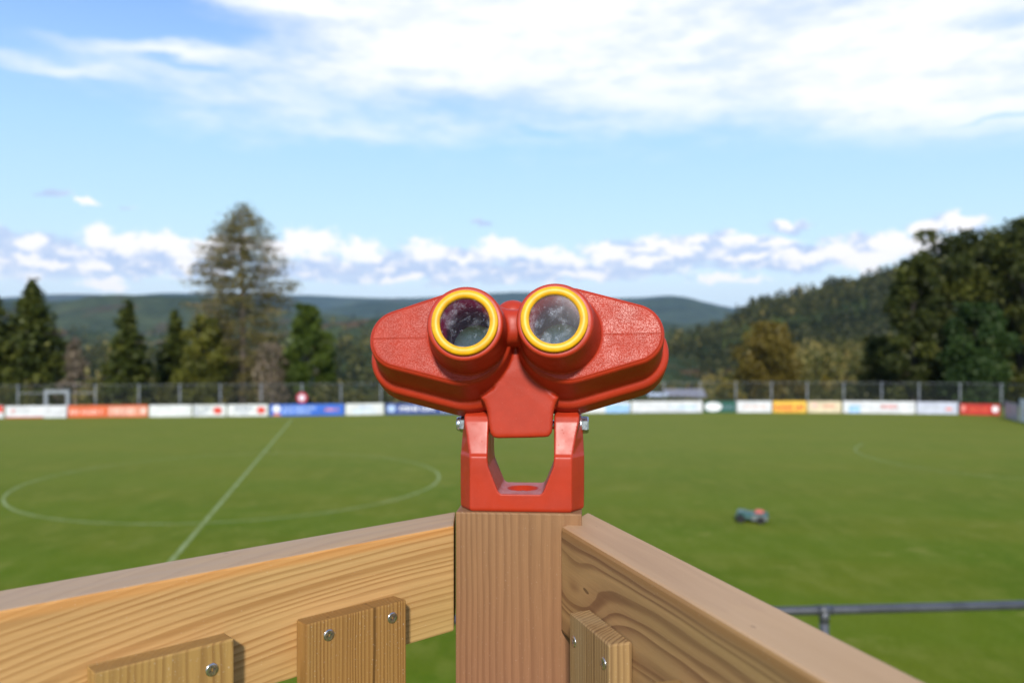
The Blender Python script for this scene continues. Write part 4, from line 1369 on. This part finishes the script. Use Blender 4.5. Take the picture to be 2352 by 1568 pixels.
# bridge piece between the tubes
b0, b1 = L(1150, 750, -.004), L(1215, 747, -.004)
lps = []
for i in range(9):
    k = i / 8; x = b0[0] + (b1[0] - b0[0]) * k; z = b0[1] + (b1[1] - b0[1]) * k
    rr = .0152 + .003 * (abs(k - .5) * 2) ** 2
    lps.append([Vector((x, .004 + math.copysign(abs(math.cos(a)) ** .7, math.cos(a)) * rr * 1.0, z + math.copysign(abs(math.sin(a)) ** .7, math.sin(a)) * rr)) for a in [2 * math.pi * j / 32 for j in range(32)]])
bridge(bm, lps)
# hump behind the bridge
kx, kz = L(1178, 722, .028)
bmesh.ops.create_uvsphere(bm, u_segments=24, v_segments=16, radius=1.0, matrix=Matrix.Translation((kx, .028, kz)) @ Matrix.Diagonal((.015, .014, .0125, 1)))
# neck running down into the hinge block
out_px = [(1138, 790), (1216, 786), (1222, 830), (1238, 862), (1258, 890), (1284, 912), (1277, 925), (1271.5, 945), (1269, 975), (1268, 992), (1260, 1001.5), (1250, 1003), (1200, 1004.5), (1143, 1005.5), (1133, 1003.5), (1125, 994), (1121.5, 975),
          (1118, 945), (1112, 925), (1102, 912), (1130, 890), (1147, 862), (1150, 830)]
fr, bk = [], []
for (px, py) in out_px:
    yf = .0140 + .0105 * max(0, (py - 815)) / 185
    xz = L(px, py, yf)
    if py > 940: pass
    fr.append(Vector((xz[0], yf, xz[1])))
    k = .046 if py > 915 else .040
    up = 12 * min(1, max(0, (py - 940) / 50))
    xb = L(px + (1195 - px) * .03, py - up, yf + k)
    bk.append(Vector((xb[0], yf + k, xb[1])))
cxz = sum((p for p in fr), Vector()) / len(fr)


def shrink(lp, d_, dy):
    c = sum(lp, Vector()) / len(lp)
    o_ = []
    n_ = len(lp)
    for i in range(n_):
        e0 = (lp[i] - lp[i - 1]); e1 = (lp[(i + 1) % n_] - lp[i])
        nrm = Vector((-(e0.normalized() + e1.normalized()).z, 0, (e0.normalized() + e1.normalized()).x)).normalized()
        q = lp[i] + nrm * d_
        if (q - c).length > (lp[i] - c).length: q = lp[i] - nrm * d_
        o_.append(q + Vector((0, dy, 0)))
    return o_


mid = [a.lerp(b, .5) for a, b in zip(fr, bk)]
bridge(bm, [shrink(fr, .003, 0), shrink(fr, .0009, .0008), [v + Vector((0, .003, 0)) for v in fr], mid, [v - Vector((0, .003, 0)) for v in bk], shrink(bk, .003, 0)])
# bores through the pods
cut = bmesh.new()
for (f_, b_) in tubes_c:
    lps = []
    for y_ in (-.06, .08):
        k = (y_ + .042) / .042
        kk = max(0, min(1, k))
        cx = f_[0] + (b_[0] - f_[0]) * kk; cz = f_[1] + (b_[1] - f_[1]) * kk
        r = .0207
        lps.append([Vector((cx + math.cos(2 * math.pi * i / 64) * r, y_, cz + math.sin(2 * math.pi * i / 64) * r)) for i in range(64)])
    bridge(cut, lps)
bmesh.ops.recalc_face_normals(cut, faces=cut.faces)
cme = bpy.data.meshes.new('cut'); cut.to_mesh(cme); cut.free()
co_ = bpy.data.objects.new('cut', cme); COL.objects.link(co_)
for v_ in (M_RED_L, M_INNER): cme.materials.append(v_)
me = bake(bm, [('REMESH', dict(mode='VOXEL', voxel_size=.0008, use_smooth_shade=True)), ('SMOOTH', dict(factor=.5, iterations=12)),
               ('BOOLEAN', dict(operation='DIFFERENCE', object=co_, solver='EXACT'))])
bpy.data.objects.remove(co_)
while len(me.materials): me.materials.pop()
me.materials.append(M_RED_L); me.materials.append(M_INNER)
# faces lying on the bores are the tube insides
nf = len(me.polygons)
cen = np.empty(nf * 3); me.polygons.foreach_get('center', cen); cen = cen.reshape(-1, 3)
mi = np.zeros(nf, int)
for (f_, b_) in tubes_c:
    k = np.clip((cen[:, 1] + .042) / .042, 0, 1)
    cx = f_[0] + (b_[0] - f_[0]) * k; cz = f_[1] + (b_[1] - f_[1]) * k
    rr = np.hypot(cen[:, 0] - cx, cen[:, 2] - cz)
    mi[rr < .0211] = 1
me.polygons.foreach_set('material_index', mi)
M_loc = Matrix.Translation(-bn.location) @ MB
body = obj('body', me, parent=bn, smooth=True)
body.matrix_local = M_loc

print('BORE', [(f_, b_, L(1098, 800, .05), L(1292, 795, .05)) for f_, b_ in tubes_c])
for i, (f_, b_) in enumerate(tubes_c):
    bm = bmesh.new()
    lathe(bm, [(.0262, -.037), (.0267, -.0400), (.0267, -.0420), (.0263, -.0430), (.0256, -.0436), (.0235, -.0440), (.0217, -.0438), (.0207, -.0433), (.0201, -.0424), (.0198, -.0405), (.0198, -.038)], (f_[0], 0.0, f_[1]), 96)
    rg_o = obj('eyepiece_ring', bm, M_YEL, bn, smooth=True); rg_o.matrix_local = M_loc
    bm = bmesh.new()
    bridge(bm, [[Vector((f_[0] + math.cos(2 * math.pi * j / 64) * .02065, y_, f_[1] + math.sin(2 * math.pi * j / 64) * .02065)) for j in range(64)] for y_ in (-.0415, -.0400)])
    ln = obj('lens', bm, (M_LENS_A, M_LENS_B)[i], bn); ln.matrix_local = M_loc
    ln['label'] = ('dusty eyepiece lens with a bright speck', 'clouded and scratched eyepiece lens')[i]
    bm = bmesh.new()
    bridge(bm, [[Vector((b_[0] + math.cos(2 * math.pi * j / 64) * .02060, y_, b_[1] + math.sin(2 * math.pi * j / 64) * .02060)) for j in range(64)] for y_ in (.0500, .0512)])
    ln = obj('front_lens', bm, M_FAR, bn); ln.matrix_local = M_loc

# yoke bracket: arms and base in its own upright frame, x right, y away
Oy = Wp(1195.5, 1176.5, 0.7065)
My = Matrix.Translation(Oy) @ Matrix.Rotation(R(-4.5), 4, 'Z')
s_ = .7065 / F * 1000      # mm per frame unit at the front face


def zpx(y): return (1176.5 - y) * s_


bm = bmesh.new()
MM = .001


def sec(z, xo, xm, xi, yf, yb, sgn):
    """horizontal section of an arm in mm: xo front corner, xm widest, xi inner"""
    ch = 20
    p = [(xi, yf), (xo, yf), (xm, yf + ch * .95), (xm, yb - ch * .7), (xo + 2, yb), (xi, yb)]
    p = [Vector((sgn * a * MM, b * MM, z * MM)) for a, b in p]
    return p if sgn > 0 else p[::-1]


for sgn in (-1, 1):
    lps = [sec(zpx(1160), 43.4, 54, 12, 0, 62, sgn), sec(zpx(1135), 43.4, 54.2, 16.8, 0, 62, sgn), sec(zpx(1129), 43.4, 54.2, 19.2, 0, 62, sgn),
           sec(zpx(1071), 43.4, 54.2, 27.8, 0, 61, sgn), sec(zpx(1050), 43.6, 54.2, 28.4, 0.2, 60, sgn), sec(zpx(1044), 44.0, 54.0, 28.4, 2.5, 60, sgn),
           sec(zpx(1010), 46.4, 53.4, 28.3, 6.5, 58, sgn), sec(zpx(972), 49.5, 52.2, 28.2, 11, 55, sgn), sec(zpx(958), 50.0, 51.2, 28.2, 14, 52, sgn), sec(zpx(950), 48.6, 49.6, 28.3, 19, 47, sgn), sec(zpx(946.5), 48, 48.6, 28.8, 24, 42, sgn)]
    bridge(bm, lps)
# base: rounded block, full width
def base_sec(z, e):
    p = [(-43.4 + e, 0 + e), (43.4 - e, 0 + e), (54 - e, 19), (54 - e, 48), (45 - e, 62 - e), (-45 + e, 62 - e), (-54 + e, 48), (-54 + e, 19)]
    return [Vector((a * MM, b * MM, z * MM)) for a, b in p]


bridge(bm, [base_sec(0, 2), base_sec(.6, .8), base_sec(2.5, 0), base_sec(zpx(1135), 0)])
# screw recess in the floor
cut = bmesh.new()
bmesh.ops.create_cone(cut, cap_ends=True, segments=48, radius1=.0135, radius2=.0150, depth=.012, matrix=Matrix.Translation((0, .031, zpx(1135) * MM + .001)))
cme = bpy.data.meshes.new('cut'); cut.to_mesh(cme); cut.free()
co_ = bpy.data.objects.new('cut', cme); COL.objects.link(co_)
me = bake(bm, [('REMESH', dict(mode='VOXEL', voxel_size=.0008, use_smooth_shade=True)), ('SMOOTH', dict(factor=.5, iterations=8)),
               ('BOOLEAN', dict(operation='DIFFERENCE', object=co_, solver='EXACT'))])
bpy.data.objects.remove(co_)
while len(me.materials): me.materials.pop()
me.materials.append(M_RED)
yo = obj('bracket', me, parent=bn, smooth=True)
My_loc = Matrix.Translation(-bn.location) @ My
yo.matrix_local = My_loc
me.polygons.foreach_set('material_index', [0] * len(me.polygons))
sb = bpy.data.objects.new('base_screw', SCREW); COL.objects.link(sb); sb.parent = bn
sb.matrix_local = My_loc @ Matrix.Translation((0, .031, zpx(1135) * MM - .0035)) @ Matrix.Rotation(R(-90), 4, 'X')

# hinge bolt and nut
zb_ = zpx(983) * MM
def hexa(bm, x0, x1, r, ch):
    lp = []
    for x, rr in ((x0, r - ch), (x0 + math.copysign(.0008, x1 - x0), r), (x1 - math.copysign(.0012, x1 - x0), r), (x1, r - ch)):
        lp.append([Vector((x, .033 + math.cos(math.pi / 3 * i + .5) * rr, zb_ + math.sin(math.pi / 3 * i + .5) * rr)) for i in range(6)])
    bridge(bm, lp)
    bmesh.ops.recalc_face_normals(bm, faces=bm.faces)


bm = bmesh.new(); hexa(bm, .0515, .0582, .0076, .0008)
tube(bm, (.0505, .033, zb_), (.0517, .033, zb_), .0088, n=32)
tube(bm, (-.0575, .033, zb_), (.0515, .033, zb_), .0040, n=20)
o_ = obj('bolt', bm, M_ZINC, bn); o_.matrix_local = My_loc
bm = bmesh.new(); hexa(bm, -.0515, -.0565, .0076, .0006)
lps = []
for x, r in ((-.0563, .0064), (-.058, .0064), (-.0592, .0058), (-.0595, .0046)):
    lps.append([Vector((x, .033 + math.cos(2 * math.pi * i / 32) * r, zb_ + math.sin(2 * math.pi * i / 32) * r)) for i in range(32)])
bridge(bm, lps); bmesh.ops.recalc_face_normals(bm, faces=bm.faces)
o_ = obj('nut', bm, M_ZINC, bn); o_.matrix_local = My_loc
tag(bn, 'red plastic play binoculars with yellow eyepiece rings on the post top', 'binoculars')

# ------------------------------------------------------------------ air
m_, t = new_mat('haze')
pv = t.n('ShaderNodeVolumePrincipled')
pv.inputs['Color'].default_value = (0.50, 0.72, 1.0, 1)
pv.inputs['Density'].default_value = 0.000036
pv.inputs['Anisotropy'].default_value = 0.0
o_ = t.n('ShaderNodeOutputMaterial'); t.l(pv.outputs[0], o_.inputs['Volume'])
bm = bmesh.new(); box(bm, (0, 5800, 250), (30000, 12500, 640))
for v in bm.verts: v.co.y = -250 if v.co.y < 0 else 12600
hz = obj('haze', bm, m_)
tag(hz, kind='stuff')
